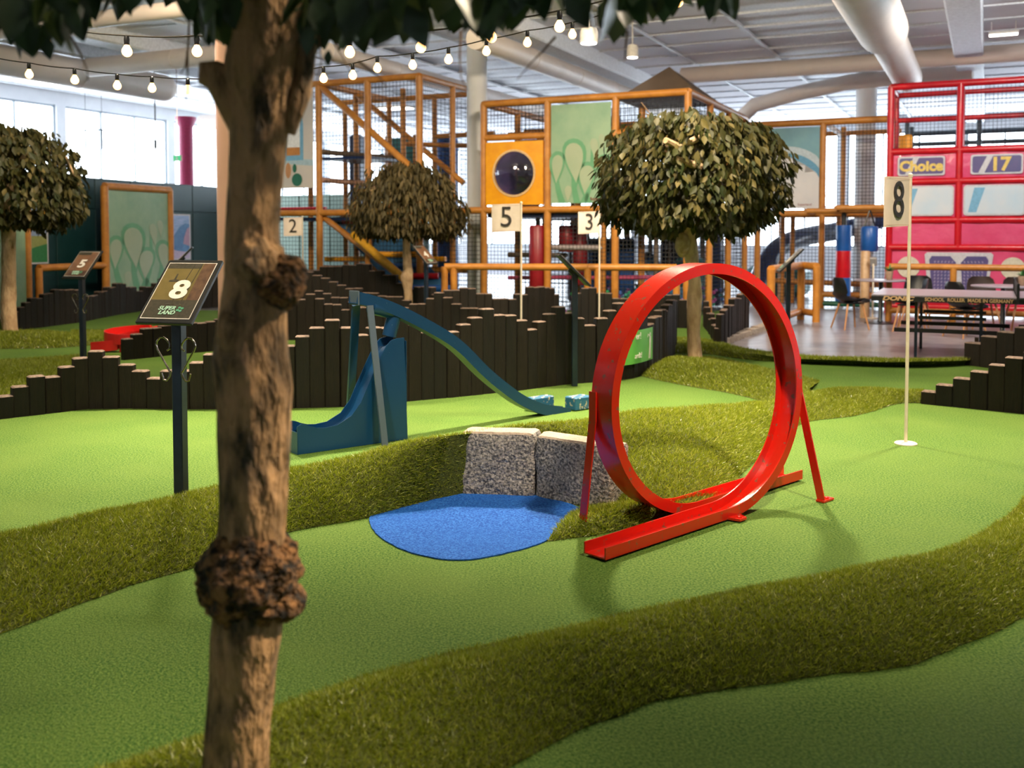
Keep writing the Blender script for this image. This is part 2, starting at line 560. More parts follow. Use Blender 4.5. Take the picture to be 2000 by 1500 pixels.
k = glazed_wall('wall_back', bp(VL, UB + 0.1, 0), BV, -BU, VR - VL, 3.7, 1.0, 4.9, 1)
k = glazed_wall('wall_left', bp(VL - 0.1, 11.4, 0), BU, BV, UB - 11.4, 4.1, 0.9, 5.0, k)
struct(MB().box(bp(VL - 0.1, (UF + 11.4) / 2, CZ / 2), (0.2, 11.4 - UF, CZ), AXB).build('wall_left_solid', m_wall, loc=bp(VL, 3, 0)))  # unseen stretch left unglazed to keep window light off the foreground

# ceiling panels: the rows the photograph shows, each a tray hung below the slab
pm = MB().box((0, 0, 0), (1.74, 1.12, 0.05), AXB, bev=0.012)
proto = pm.build('ceiling_panel', m_ceil, ceil)
cnt = 0
for iu in range(0, 22):
    for iv in range(-14, 10):
        v, u = iv * 1.85 + 0.4, 12.4 + iu * 1.2
        c = bp(v, u, CZ - 0.0)
        if c.y < 13.5 or cnt >= 300: continue
        x, y = pix(c)
        if not (-140 < x < 2140 and -60 < y < 330): continue
        if iv % 4 == 2: continue                       # plain service strip between panel fields
        o = proto if cnt == 0 else proto.copy()
        if cnt: COL.objects.link(o)
        o.parent = ceil
        o.location = c
        cnt += 1

# white grid bars between the panels
for iu in range(0, 22):
    u = 11.8 + iu * 1.2
    MB().box(bp(-5, u, CZ - 0.03), (34, 0.05, 0.04), AXB).build('grid_bar', m_ceilb, ceil)
for iv in range(-12, 8):
    v = iv * 1.85 + 0.4 - 0.925
    MB().box(bp(v, 24, CZ - 0.035), (0.07, 24, 0.05), AXB).build('grid_bar', m_ceilb, ceil)
# beams under the ceiling running away from the viewer
for v in (-15.2, -7.8, -0.4, 7.0):
    struct(MB().box(bp(v, 18, CZ - 0.16), (0.55, 36, 0.34), AXB, bev=0.03).build('trim_%d' % (int(v) + 20), m_ceilb, loc=bp(v, 24, CZ)))
struct(MB().box(bp(VL + 6, 20, CZ - 0.12), (0.3, 30, 0.26), AXB).build('trim_50', m_ceilb, loc=bp(VL + 6, 20, CZ)))

# columns
for i, (px, D, r, lab) in enumerate(((470, 12.0, 0.27, 'thick column with warm uplight put into its peach colour behind the gnarled foreground trunk'),
                                     (932, 19.6, 0.2, 'slim pale column between the two tan climbing frames'),
                                     (1688, 23.5, 0.235, 'slim grey white column seen through the netting left of the red bus'))):
    b = at(px, 455, D); b.z = FL
    o = MB().lathe(b, [(r * 1.02, 0), (r, 0.05), (r, CZ + 0.05 - FL)], 28).build('column', m_column if i == 0 else m_wall, loc=b, smooth=True)
    tag(o, lab, 'column')
b = at(366, 455, 24.5); b.z = FL
o = MB().lathe(b, [(0.17, 0), (0.17, 4.1), (0.25, 4.3), (0.25, 4.35)], 20).build('column', mat('magenta_paint', (0.55, 0.05, 0.16), 0.5), loc=b, smooth=True)
tag(o, 'short magenta column in front of the bright left windows', 'column')


# pale green low partition beyond the tower
c_ = at(560, 455, 27.5); c_.z = 0
pg = struct(MB().box(c_ + ZZ * 1.25, (9.0, 0.1, 2.56), AXB).build('wall_rear', mat('pale_green_wall', (0.3, 0.42, 0.34), 0.5), loc=c_))
for i in range(9):
    MB().box(c_ + BV * (i - 4.0) - BU * 0.065 + ZZ * 1.25, (0.97, 0.03, 2.5), AXB, bev=0.008).build('wall_panel', bpy.data.materials['pale_green_wall'], pg)


# ducts
def duct(pts, r, label, flanges=True):
    a = Vector(pts[0])
    t = thing('ventilation_duct', a, label, 'duct')
    MB().tube(pts, r, 20).build('duct_pipe', m_duct, t, smooth=True)
    if flanges:
        for p, q in zip(pts[:-1], pts[1:]):
            p, q = Vector(p), Vector(q)
            L = (q - p).length
            n = int(L // 2.4)
            for i in range(1, n + 1):
                c = p + (q - p) * (i / (n + 1))
                d = (q - p).normalized()
                MB().tube([c - d * 0.02, c + d * 0.02], (r if not isinstance(r, list) else r[0]) * 1.035, 20).build('joint_collar', m_duct, t, smooth=True)
    return t


def seg(px, py, z, n):     # n metres along BU from the pixel point at height z
    p = G(px, py, z)
    return p, p + BU * n


DZ = 4.85
p = G(1772, 152, 4.6)
duct([p - BU * 12, p - BU * 5.2, p - BU * 5.1, p], [0.37, 0.37, 0.285, 0.285], 'wide tan duct pointing away above the red bus, ending in a rounded cap', False)
MB().lathe(p, [(0.285, 0), (0.27, 0.12), (0.2, 0.22), (0.02, 0.28)], 20, ax=(BV, ZZ, BU)).build('end_cap', m_duct, bpy.data.objects['ventilation_duct'], smooth=True)
a = at(1332, 148, 23.2)
b = a + BV * 8.6
duct([a, b], 0.185, 'straight beige duct running across above the red bus')
duct([at(1452, 226, 25.0), at(1475, 205, 24.6), at(1560, 182, 24.0), at(1660, 160, 23.4), at(1775, 150, 23.0), at(1900, 140, 22.3)], 0.18,
     'grey white duct rising in a bend behind the slim grey column', False)
p = G(318, 172, DZ)
tl = duct([p - BU * 7.2, p], 0.31, 'large grey duct with rounded end, upper left behind the festoon bulbs')
MB().lathe(p, [(0.31, 0), (0.29, 0.12), (0.2, 0.24), (0.02, 0.3)], 20, ax=(BV, ZZ, BU)).build('end_cap', m_duct, tl, smooth=True)
p = G(175, 132, DZ)
duct([p, p + BV * 4.6], 0.19, 'tan branch duct crossing left to the peach column')
p = G(0, 62, DZ)
duct([p - BV * 2, p + BV * 6.4], 0.13, 'thin tan duct across the top left corner')
p = G(930, 74, DZ)
duct([p, p + BU * 16], 0.2, 'long pale duct running away over the slim column')
p = G(640, 100, DZ)
duct([p, p + BU * 14], 0.16, 'pale narrow duct running away above the climbing tower top')
p = G(395, 240, 4.6)
duct([p + BV * 0.0, p + BV * 3.5], 0.22, 'pale duct near the magenta column top', False)


# lamps under the ceiling
def downlight(px, py, D, label, r=0.16):
    c = at(px, py, D)
    t = thing('ceiling_downlight', (c.x, c.y, CZ), label, 'lamp')
    MB().tube([(c.x, c.y, CZ), (c.x, c.y, c.z + 0.1)], 0.012, 6).build('hanging_rod', m_white, t)
    MB().lathe(c, [(r, 0), (r, 0.16), (r * 0.85, 0.22), (0.03, 0.24)], 18).build('housing', m_white, t, smooth=True)
    MB().lathe(c - ZZ * 0.012, [(r * 0.85, 0), (r * 0.85, 0.012)], 18).build('diffuser', m_lamp, t)


downlight(1235, 112, 18.5, 'small cylindrical downlight left of the brown canvas roof', 0.11)
downlight(1150, 84, 15.5, 'wide round downlight just under the hanging leaves', 0.14)


def panel_light(px, py, D, wv, wu, label):
    c = at(px, py, D)
    t = thing('panel_lamp', (c.x, c.y, CZ), label, 'lamp')
    for s in (-1, 1):
        MB().tube([c + BV * (s * wv * 0.4), Vector((c.x, c.y, CZ)) + BV * (s * wv * 0.4)], 0.006, 5).build('hanging_wire', m_white, t)
    MB().box(c + ZZ * 0.03, (wv, wu, 0.05), AXB, bev=0.01).build('housing', m_white, t)
    MB().box(c, (wv * 0.94, wu * 0.9, 0.012), AXB).build('diffuser', m_lamp, t)


panel_light(77, 161, 24, 0.42, 1.2, 'lit flat panel lamp below the large left duct')
panel_light(1960, 68, 18.5, 0.5, 0.2, 'small lit panel lamp in the upper right ceiling')
panel_light(772, 212, 26, 0.9, 0.5, 'lit panel lamp seen through the climbing tower net')

# black hanging rails far left
for (x0, x1, y0, y1, lab) in ((167, 199, 254, 292, 'black hanging goal-shaped rail in front of left windows'),):
    D = 24.0
    a, b = at(x0, y0, D), at(x1, y0, D)
    t = thing('hanging_rail', (a + b) / 2, lab, 'rail')
    MB().tube([a - BV * 0.06, b + BV * 0.06], 0.02, 6).build('top_bar', m_black, t)
    for q in (a, b):
        MB().tube([q, Vector((q.x, q.y, zat(y1, D)))], 0.02, 6).build('upright', m_black, t)
    for q in (a, b):
        MB().tube([q, Vector((q.x, q.y, CZ))], 0.006, 5).build('hanging_wire', m_black, t)
D = 24.0
a = at(303, 245, D)
t = thing('hanging_rod', a, 'single black hanging rod left of the magenta column', 'rod')
MB().tube([Vector((a.x, a.y, CZ)), Vector((a.x, a.y, zat(300, D)))], 0.018, 6).build('rod', m_black, t)
MB().lathe((a.x, a.y, zat(290, D)), [(0.035, 0), (0.035, 0.2)], 10).build('sleeve', m_black, t)
c = at(347, 309, 22.0)
t = thing('exit_sign', c, 'small green and white running-man exit sign beside the magenta column', 'exit sign')
MB().box(c, (0.22, 0.03, 0.13), AXB).build('sign_box', m_white, t)
MB().box(c - BU * 0.017, (0.2, 0.01, 0.11), AXB).build('green_face', mat('exit_green', (0.02, 0.35, 0.12), 0.4, emit=(0.03, 0.5, 0.18), estr=0.8), t)
mb = MB()
for (pp) in ([(-.02, .03), (.0, .045), (.02, .03), (0, .015)], [(-.03, .012), (.03, .012), (.015, -.02), (-.02, -.02)], [(-.02, -.02), (-.04, -.05), (-.025, -.05), (0, -.02)], [(0, -.02), (.02, -.05), (.035, -.05), (.015, -.02)]):
    mb.prism([c - BU * 0.023 + BV * x + ZZ * y for x, y in pp], -BU * 0.002)
mb.build('running_figure', m_white, t)
MB().tube([c + ZZ * 0.06, Vector((c.x, c.y, CZ))], 0.008, 6).build('hanging_rod', m_steel, t)

# ================================================================== THE COURSE
gpoly = [(-9.5, 0.6), (7.5, 0.6), (7.5, 8.0)] + [tuple(G(*p)[:2]) for p in
         ((2140, 706), (1900, 703), (1800, 706), (1700, 704), (1600, 700), (1520, 696), (1455, 684), (1410, 672), (1435, 660), (1458, 644), (1462, 612), (1400, 606), (1000, 606), (500, 606), (100, 606), (-250, 612))] + [(-14.0, 16.0), (-12, 8)]
struct(MB().prism([(x, y, FL) for x, y in gpoly], (0, 0, -FL)).build('putting_green', m_green))


def resample(pts, n):
    pts = np.array([tuple(p) for p in pts], float)
    d = np.r_[0, np.cumsum(np.linalg.norm(np.diff(pts[:, :2], axis=0), axis=1) + 1e-6)]
    t = np.linspace(0, d[-1], n)
    return np.stack([np.interp(t, d, pts[:, k]) for k in range(3)], 1)


def index_sample(pts, n):
    pts = np.array([tuple(p) for p in pts], float)
    t = np.linspace(0, len(pts) - 1, n)
    a = np.stack([np.interp(t, np.arange(len(pts)), pts[:, k]) for k in range(3)], 1)
    for _ in range(6):
        a[1:-1] = (a[:-2] + 2 * a[1:-1] + a[2:]) / 4
    return a


BERMS = []


def berm(near, crest, far, label, density, n=90, bl=0.026, bwid=0.0032, taper=(0.0, 0.0), zt=0.0):
    A, C, B = (index_sample(p, n) for p in (near, crest, far))
    m1, m2 = 9, 7
    P = np.zeros((n, m1 + m2 + 1, 3))
    s = np.linspace(0, 1, n)
    tp = np.ones(n)
    if taper[0] > 0: tp *= np.clip(s / taper[0], 0, 1) ** 0.7
    if taper[1] > 0: tp *= np.clip((1 - s) / taper[1], 0, 1) ** 0.7
    for j in range(m1 + 1):
        t = j / m1
        f = math.sin(t * PI / 2) ** 0.85
        P[:, j, :2] = A[:, :2] + (C[:, :2] - A[:, :2]) * t
        P[:, j, 2] = zt + (C[:, 2] * tp - zt) * f
    for j in range(1, m2 + 1):
        t = j / m2
        f = 0.5 + 0.5 * math.cos(t * PI)
        P[:, m1 + j, :2] = C[:, :2] + (B[:, :2] - C[:, :2]) * t
        P[:, m1 + j, 2] = C[:, 2] * tp * f
    M = m1 + m2 + 1
    for i in range(n):
        for j in range(M):
            x, y, z = P[i, j]
            q = mnoise.noise(Vector((x * 2.1, y * 2.1, 3.3)))
            e = min(j, M - 1 - j) / 4.0
            P[i, j, 2] += 0.022 * q * min(1, e)
            if j in (0, M - 1):
                P[i, j, 1] += 0.02 * mnoise.noise(Vector((x * 6, y * 6, 1)))
    P[:, 0, 2] = 0.002; P[:, -1, 2] = 0.002
    vs = [tuple(v) for v in P.reshape(-1, 3)]
    fs = [(i * M + j, (i + 1) * M + j, (i + 1) * M + j + 1, i * M + j + 1) for i in range(n - 1) for j in range(M - 1)]
    mb = MB(); mb.add(vs, fs)
    o = struct(mb.build('grass_berm', m_soil, smooth=True))
    # blades
    q00, q10, q01, q11 = P[:-1, :-1], P[1:, :-1], P[:-1, 1:], P[1:, 1:]
    ar = np.linalg.norm(np.cross(q10 - q00, q01 - q00), axis=2)
    cnt = int(ar.sum() * density)
    pr = (ar / ar.sum()).reshape(-1)
    idx = NR.choice(len(pr), cnt, p=pr)
    u, v = NR.random(cnt)[:, None], NR.random(cnt)[:, None]
    f = lambda q: q.reshape(-1, 3)[idx]
    pos = f(q00) * (1 - u) * (1 - v) + f(q10) * u * (1 - v) + f(q01) * (1 - u) * v + f(q11) * u * v
    nrm = np.cross(f(q10) - f(q00), f(q01) - f(q00))
    nrm /= np.linalg.norm(nrm, axis=1)[:, None] + 1e-9
    nrm[nrm[:, 2] < 0] *= -1
    lean = NR.normal(0, 0.75, (cnt, 3)); lean[:, 2] *= 0.3
    dirn = nrm * 0.75 + np.array([0, 0, 0.25]) + lean
    dirn /= np.linalg.norm(dirn, axis=1)[:, None]
    ln = bl * NR.uniform(0.6, 1.35, cnt)[:, None]
    side = np.cross(dirn, NR.normal(0, 1, (cnt, 3)))
    side /= np.linalg.norm(side, axis=1)[:, None]
    w_ = bwid * NR.uniform(0.7, 1.3, cnt)[:, None] * 0.5
    V = np.stack([pos - side * w_, pos + side * w_, pos + dirn * ln], 1).reshape(-1, 3)
    me = bpy.data.meshes.new('rough_grass')
    me.vertices.add(cnt * 3); me.vertices.foreach_set('co', V.reshape(-1).astype(np.float32))
    me.loops.add(cnt * 3); me.loops.foreach_set('vertex_index', np.arange(cnt * 3, dtype=np.int32))
    me.polygons.add(cnt); me.polygons.foreach_set('loop_start', (np.arange(cnt) * 3).astype(np.int32))
    me.update(calc_edges=True)
    at_ = me.attributes.new('tint', 'FLOAT', 'POINT')
    at_.data.foreach_set('value', np.repeat(np.clip(NR.beta(1.5, 2.6, cnt), 0, 1), 3).astype(np.float32))
    me.materials.append(m_blade)
    g = bpy.data.objects.new('rough_grass', me); COL.objects.link(g)
    tag(g, label, 'grass', None, 'stuff')
    BERMS.append(P)
    return P


g = lambda *L: [G(*p) for p in L]
# middle berm, from the left edge past sign 8 to the granite blocks and on to the right fence
nearA = g((-250, 1335), (0, 1240), (180, 1172), (290, 1132), (400, 1106), (480, 1070), (570, 1037), (720, 1013), (800, 988), (890, 968))
crestA = g((-250, 1095, .15), (0, 1050, .16), (180, 1004, .17), (290, 982, .17), (400, 958, .19), (480, 938, .2), (570, 918, .22), (740, 879, .28), (830, 862, .33), (905, 848, .36))
nearA += g((1000, 950), (1110, 962), (1230, 1012), (1330, 1006), (1400, 976), (1476, 899), (1560, 824), (1684, 812), (1750, 788), (1802, 788))
crestA += g((1000, 832, .36), (1110, 824, .36), (1220, 812, .34), (1310, 801, .32), (1400, 794, .28), (1488, 787, .2), (1560, 773, .13), (1640, 760, .11), (1720, 759, .1), (1806, 764, .09))
farA = [c + Vector((0.12, 0.55 if c.y < 8 else 0.45, 0)) for c in crestA]
for c in farA: c.z = 0
berm(nearA, crestA, farA, 'long olive synthetic grass on the middle bank beside the blue pond', 21000, 150, bl=0.028, bwid=0.0042)
# tongue of rough beside the loop's left foot
berm(g((1068, 1058), (1110, 1052), (1160, 1047), (1215, 1034), (1270, 1020)), g((1085, 1036, .02), (1120, 1018, .04), (1165, 1010, .06), (1215, 1000, .07), (1270, 990, .07)),
     g((1128, 1000), (1138, 992), (1180, 980), (1220, 970), (1270, 960)), 'small tongue of olive grass at the loop left foot', 17000, 30, bl=0.032, bwid=0.005, taper=(0.2, 0))
# foreground berm
nearB = g((60, 1950), (420, 1830), (700, 1700), (860, 1580), (1000, 1495), (1100, 1440), (1200, 1400), (1330, 1354), (1480, 1342), (1560, 1326), (1650, 1312), (1745, 1312), (1850, 1275), (1930, 1242), (2000, 1206), (2130, 1150), (2280, 1080))
farB = g((-160, 1640), (100, 1535), (230, 1492), (400, 1436), (560, 1372), (800, 1292), (1000, 1250), (1150, 1215), (1300, 1180), (1450, 1152), (1580, 1136), (1700, 1118), (1800, 1092), (1880, 1060), (1950, 1022), (1992, 985), (2030, 910))
nb_, fb_ = resample(nearB, 40), resample(farB, 40)
crB = [Vector(((a[0] * .48 + b[0] * .52), (a[1] * .48 + b[1] * .52), 0.13 + 0.04 * math.sin(i * 0.35))) for i, (a, b) in enumerate(zip(nb_, fb_))]
berm(nb_, crB, fb_, 'long olive synthetic grass on the foreground bank under the gnarled trunk', 27000, 110, bl=0.023, bwid=0.0034)
# bank under the pale tree
berm(g((1240, 732), (1290, 744), (1340, 754), (1420, 767), (1500, 786), (1580, 792)), g((1262, 718, .05), (1305, 703, .1), (1372, 709, .11), (1440, 728, .11), (1505, 745, .1), (1580, 760, .08)),
     g((1270, 712), (1320, 694), (1390, 698), (1460, 712), (1530, 728), (1600, 745)), 'olive grass on the bank around the pale tree foot', 9000, 50, bl=0.034, bwid=0.006, taper=(0.1, 0))
# low edge strip along the grey floor
berm(g((1318, 690), (1390, 692), (1450, 702), (1560, 710), (1700, 715), (1800, 717), (1900, 712), (2000, 706)), g((1318, 676, .05), (1390, 676, .07), (1450, 690, .07), (1560, 701, .07), (1700, 706, .07), (1800, 708, .07), (1900, 704, .06), (2000, 699, .05)),
     g((1318, 660), (1390, 664), (1450, 682), (1560, 696), (1700, 702), (1800, 703), (1900, 700), (2000, 694)), 'low olive grass strip along the edge of the grey floor', 5000, 60, bl=0.04, bwid=0.008)
# left banks
berm(g((-120, 686), (0, 682), (90, 681), (170, 676), (240, 668)), g((-120, 656, .08), (0, 654, .1), (60, 654, .1), (140, 662, .08), (240, 661, .04)),
     g((-120, 646), (0, 646), (70, 646), (150, 652), (240, 654)), 'olive grass on the bank around the left tree foot', 4500, 40, bl=0.045, bwid=0.009, taper=(0, 0.1))
berm(g((-140, 812), (0, 792), (90, 778), (170, 760)), g((-140, 745, .09), (0, 728, .09), (90, 720, .09), (170, 712, .06)),
     g((-140, 718), (0, 704), (90, 699), (175, 692)), 'olive grass on the bank behind the front left palisade', 9000, 36, bl=0.035, bwid=0.006, taper=(0, 0.1))
berm(g((140, 660), (240, 664), (330, 660)), g((140, 652, .03), (240, 654, .05), (330, 652, .03)), g((140, 646), (240, 646), (330, 646)),
     'narrow olive grass strip left of the red spiral chute', 3500, 20, bl=0.04, bwid=0.009)

# pond: a patch of blue turf
pond = [(722, 1013), (735, 1004), (790, 989), (860, 972), (905, 962), (960, 962), (1040, 968), (1080, 976), (1125, 990), (1134, 1000), (1112, 1025), (1088, 1044), (1066, 1058), (1030, 1071), (960, 1088), (905, 1095), (850, 1092), (790, 1076), (745, 1053), (726, 1032)]
ps = [G(*p, 0.001) for p in pond]
pp = []
for i in range(len(ps)):
    a, b, c, d = ps[i - 1], ps[i], ps[(i + 1) % len(ps)], ps[(i + 2) % len(ps)]
    for q in range(4):
        t = q / 4
        pp.append(0.5 * ((2 * b) + (c - a) * t + (2 * a - 5 * b + 4 * c - d) * t * t + (3 * b - a - 3 * c + d) * t ** 3))
for p in pp:
    p.x += 0.006 * mnoise.noise(p * 14); p.y += 0.006 * mnoise.noise(p * 14 + Vector((5, 0, 0)))
o = MB().prism(pp, (0, 0, 0.006)).build('turf_pond', m_bluet, loc=G(920, 1030))
tag(o, 'bright blue turf pond in front of the granite blocks', 'pond')


# granite blocks, rounded and uneven
def rough_block(mb, corners, h, seed, d=0.012):
    """corners: 4 ground points (front left, front right, back right, back left)"""
    n = 12
    fl, fr, br, bl = [Vector(c) for c in corners]

    def pt(u, v, w_):
        p = (fl * (1 - u) + fr * u) * (1 - v) + (bl * (1 - u) + br * u) * v
        p = p + ZZ * (w_ * h - 0.02)
        e = 0.014
        c = (fl + fr + br + bl) / 4 + ZZ * h / 2
        k = sum(1 for q in (u, v, w_) if q < 0.001 or q > 0.999)
        if k >= 2: p = p + (c - p).normalized() * e * (k - 1)
        q = mnoise.noise_vector(p * 9 + Vector((seed, 0, 0))) * d + mnoise.noise_vector(p * 32) * d * 0.5
        if w_ > 0.999: q = q * 0.25
        return p + q
    def face(f, mi):
        vs = [f(i / n, j / n) for j in range(n + 1) for i in range(n + 1)]
        fs = [(j * (n + 1) + i, j * (n + 1) + i + 1, (j + 1) * (n + 1) + i + 1, (j + 1) * (n + 1) + i) for j in range(n) for i in range(n)]
        mb.add(vs, fs, mi)
    face(lambda a, b: pt(a, 0, b), 0)
    face(lambda a, b: pt(1 - a, 1, b), 0)
    face(lambda a, b: pt(1, a, b), 0)
    face(lambda a, b: pt(0, 1 - a, b), 0)
    face(lambda a, b: pt(a, b, 1), 1)
    face(lambda a, b: pt(1 - a, b, 0), 0)


w0, w1, w2 = G(899, 966), G(1044, 971), G(1192, 1000)
t = thing('stone_wall', w1, 'low curved wall of grey granite blocks behind the blue pond', 'stone wall')
back = Vector((0.05, 0.16, 0))
for k, (a, b, s) in enumerate(((w0, w1 - (w1 - w0).normalized() * 0.004, 1.0), (w1 + (w2 - w1).normalized() * 0.004, w2, 5.0))):
    mb = MB()
    bk = back if k == 0 else Vector((0.12, 0.12, 0))
    bk0 = Vector((0.03, 0.16, 0)) if k == 0 else Vector((0.05, 0.16, 0))
    rough_block(mb, (a, b, b + bk, a + bk0), 0.385 if k == 0 else 0.375, s)
    mb.build('granite_block', [m_granite, m_granlt], t, smooth=True)
# stone edging where the course meets the grey floor
t = thing('stone_edging', G(1460, 652, FL), 'row of pale rough edging stones beside the grey floor', 'stone edging')
for i in range(14):
    a = G(1416 + 7.2 * i, 673 - 2.6 * i, FL)
    mb = MB()
    rough_block(mb, (a, a + Vector((0.1, 0.1 * 0.9, 0)), a + Vector((0.0, 0.25, 0)), a + Vector((-0.1, 0.12, 0))), 0.1 + 0.02 * R.random(), i * 3.0, 0.008)
    mb.build('edging_stone', m_granlt, t)


# ================================================================== PALISADES
def palisade(base, tops, label, wd=0.13, group=None, gap=0.0, D=None):
    """base: ground pixels of the foot line; tops: (px, py) of the stepped top line"""
    pts = [G(*p) if D is None else Vector((at(p[0], 455, D + p[1]).x, D + p[1], 0)) for p in base]
    pts = resample(pts, 400)
    t = thing('palisade_fence', pts[len(pts) // 2], label, 'fence')
    d = np.r_[0, np.cumsum(np.linalg.norm(np.diff(pts[:, :2], axis=0), axis=1))]
    s = wd / 2
    tx = [q[0] for q in tops]
    while s < d[-1]:
        P = np.array([np.interp(s, d, pts[:, k]) for k in range(3)])
        Q = np.array([np.interp(min(s + 0.05, d[-1]), d, pts[:, k]) for k in range(3)])
        Q0 = np.array([np.interp(max(s - 0.05, 0), d, pts[:, k]) for k in range(3)])
        X = Vector(Q - Q0).normalized(); Y = Vector((-X.y, X.x, 0))
        px, _ = pix(P)
        i = min(range(len(tx)), key=lambda k_: abs(tx[k_] - px))
        h = max(0.12, zat(tops[i][1], P[1])) + R.uniform(-0.008, 0.008)
        ww = wd * R.uniform(0.9, 1.0)
        c = Vector(P) + Y * R.uniform(-0.008, 0.008)
        hx, hy, bv = ww / 2 - gap / 2, wd * 0.36, 0.01
        rot = R.uniform(-0.02, 0.02)
        X2 = X * math.cos(rot) + Y * math.sin(rot); Y2 = Y * math.cos(rot) - X * math.sin(rot)
        def ring(z, e):
            a, b = hx - e, hy - e
            q = 0.008
            return [c + X2 * i_ + Y2 * j_ + ZZ * z for i_, j_ in ((-a + q, -b), (a - q, -b), (a, -b + q), (a, b - q), (a - q, b), (-a + q, b), (-a, b - q), (-a, -b + q))]
        mb = MB()
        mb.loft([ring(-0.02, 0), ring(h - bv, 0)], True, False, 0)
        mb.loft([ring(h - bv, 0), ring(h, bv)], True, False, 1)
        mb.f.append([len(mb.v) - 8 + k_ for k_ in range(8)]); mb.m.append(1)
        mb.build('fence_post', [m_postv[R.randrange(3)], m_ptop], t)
        s += ww
    return t


palisade([(-70, 826), (0, 817), (90, 807), (165, 798), (250, 796), (340, 798), (470, 797)],
         [(-30, 778), (18, 771), (52, 752), (86, 734), (122, 714), (155, 698), (188, 683), (222, 695), (255, 710), (284, 724), (314, 738), (345, 722), (378, 705), (408, 689), (440, 672)],
         'stepped dark timber palisade on the left in front of the red chute')
F1R = palisade([(520, 797), (565, 796), (680, 793), (790, 783), (880, 775), (1000, 763), (1060, 755), (1120, 748), (1180, 745), (1230, 738), (1262, 728), (1290, 712), (1308, 698), (1314, 680)],
         [(545, 690), (572, 672), (596, 655), (626, 640), (656, 625), (686, 638), (718, 651), (742, 637), (782, 621), (810, 634), (840, 648), (870, 656), (892, 648), (905, 633), (930, 619), (955, 603), (984, 614), (1010, 626), (1032, 642), (1050, 628), (1072, 613), (1094, 598), (1116, 610), (1138, 622), (1155, 633), (1170, 619), (1186, 606), (1205, 592), (1225, 600), (1245, 612), (1262, 632), (1278, 618), (1290, 605), (1302, 594), (1312, 586)],
         'long stepped dark timber palisade behind the blue ramp, curving round at its right end')
palisade([(548, 664), (700, 664), (820, 666), (945, 670)],
         [(560, 598), (584, 584), (606, 573), (628, 582), (650, 594), (671, 604), (690, 592), (715, 600), (745, 606), (775, 600), (815, 592), (838, 582), (858, 570), (878, 581), (898, 592), (918, 602), (936, 612)],
         'second stepped dark palisade showing above the blue ramp top')
palisade([(600, 650), (720, 650)], [(604, 574), (622, 567), (645, 573), (666, 581), (690, 589), (712, 597)], 'short dark palisade just behind the second one, left of the blue ramp top')
palisade([(238, 703), (300, 697), (360, 690), (470, 681)],
         [(250, 661), (274, 652), (298, 640), (322, 634), (350, 632), (380, 630), (413, 627), (440, 622)], 'dark palisade right of the red spiral chute behind sign 8')
palisade([(20, 646), (80, 639), (150, 630), (220, 616), (290, 605), (430, 598)],
         [(25, 608), (38, 600), (52, 591), (72, 582), (92, 573), (112, 565), (135, 565), (175, 577), (197, 569), (215, 561), (235, 553), (253, 560), (268, 568), (285, 560), (300, 552), (330, 545), (380, 540)], 'far left dark palisade in front of the mint banner')
palisade([(555, 613), (700, 615), (800, 619), (870, 632)],
         [(560, 520), (590, 525), (615, 528), (650, 520), (690, 517), (720, 515), (738, 528), (760, 536), (782, 552), (800, 564), (830, 560), (860, 574)], 'far dark palisade below the number 2 flag', 0.15)
palisade([(596, 630), (720, 632), (800, 634)], [(604, 530), (620, 537), (640, 543), (660, 549), (675, 556), (690, 563), (720, 572), (760, 578), (800, 585)], 'descending dark palisade left of the small brown tree trunk', 0.15)
palisade([(850, 652), (930, 650), (1000, 648), (1055, 643), (1088, 639)],
         [(856, 573), (885, 566), (920, 562), (950, 572), (975, 582), (1000, 584), (1022, 574), (1045, 560), (1070, 562), (1090, 574)], 'far dark palisade behind the number 5 flag pole')
palisade([(1120, 636), (1200, 637), (1290, 639), (1345, 641)], [(1125, 572), (1158, 562), (1185, 572), (1215, 582), (1250, 586), (1290, 578), (1320, 575), (1345, 585)], 'far dark palisade behind the number 3 flag')
palisade([(1377, 634), (1384, 644), (1392, 655), (1401, 671), (1412, 669), (1434, 657), (1458, 642)],
         [(1377, 588), (1381, 600), (1386, 612), (1392, 622), (1398, 634), (1402, 640), (1408, 612), (1414, 604), (1422, 596), (1434, 582), (1450, 574)], 'V shaped dark palisade right of the pale tree trunk', 0.12)
palisade([(1800, 787), (1860, 793), (2000, 807), (2110, 820)],
         [(1815, 765), (1846, 751), (1877, 738), (1908, 725), (1939, 711), (1970, 698), (2000, 686), (2040, 672)], 'stepped black palisade at the right edge behind flag 8', 0.14)
palisade([(1888, 712), (2060, 732)], [(1904, 668), (1938, 657), (1974, 648), (2010, 638)], 'low dark palisade in front of the ping pong table', 0.2)

# green golf banner fixed round the palisade's curved end
t = thing('golf_banner', G(1250, 733), 'curved green banner with a white golfer on the palisade end', 'banner')
row = [G(1196, 743), G(1212, 742), G(1228, 739.5), G(1244, 736), G(1258, 731), G(1268, 727)]
row = [p + Vector((0.0, -0.085, 0)) + Vector((0.02, -0.02, 0)) for p in row]
mb = MB()
zb, ztp = 0.16, 0.5
rr = index_sample(row, 16)
mb.loft([[Vector(p) + ZZ * (zb - Vector(p).x * 0), Vector(p) + ZZ * ztp, Vector(p) + ZZ * ztp + Vector((0, 0.006, 0)), Vector(p) + ZZ * zb + Vector((0, 0.006, 0))] for p in rr])
mb.build('vinyl_sheet', mat('golf_green', (0.1, 0.4, 0.05), 0.45, (0.14, 0.46, 0.07), 4), t)
q = Vector(rr[13]); X = (Vector(rr[15]) - Vector(rr[11])).normalized(); Nn = Vector((X.y, -X.x, 0))
q = q + Nn * 0.008
mb = MB()
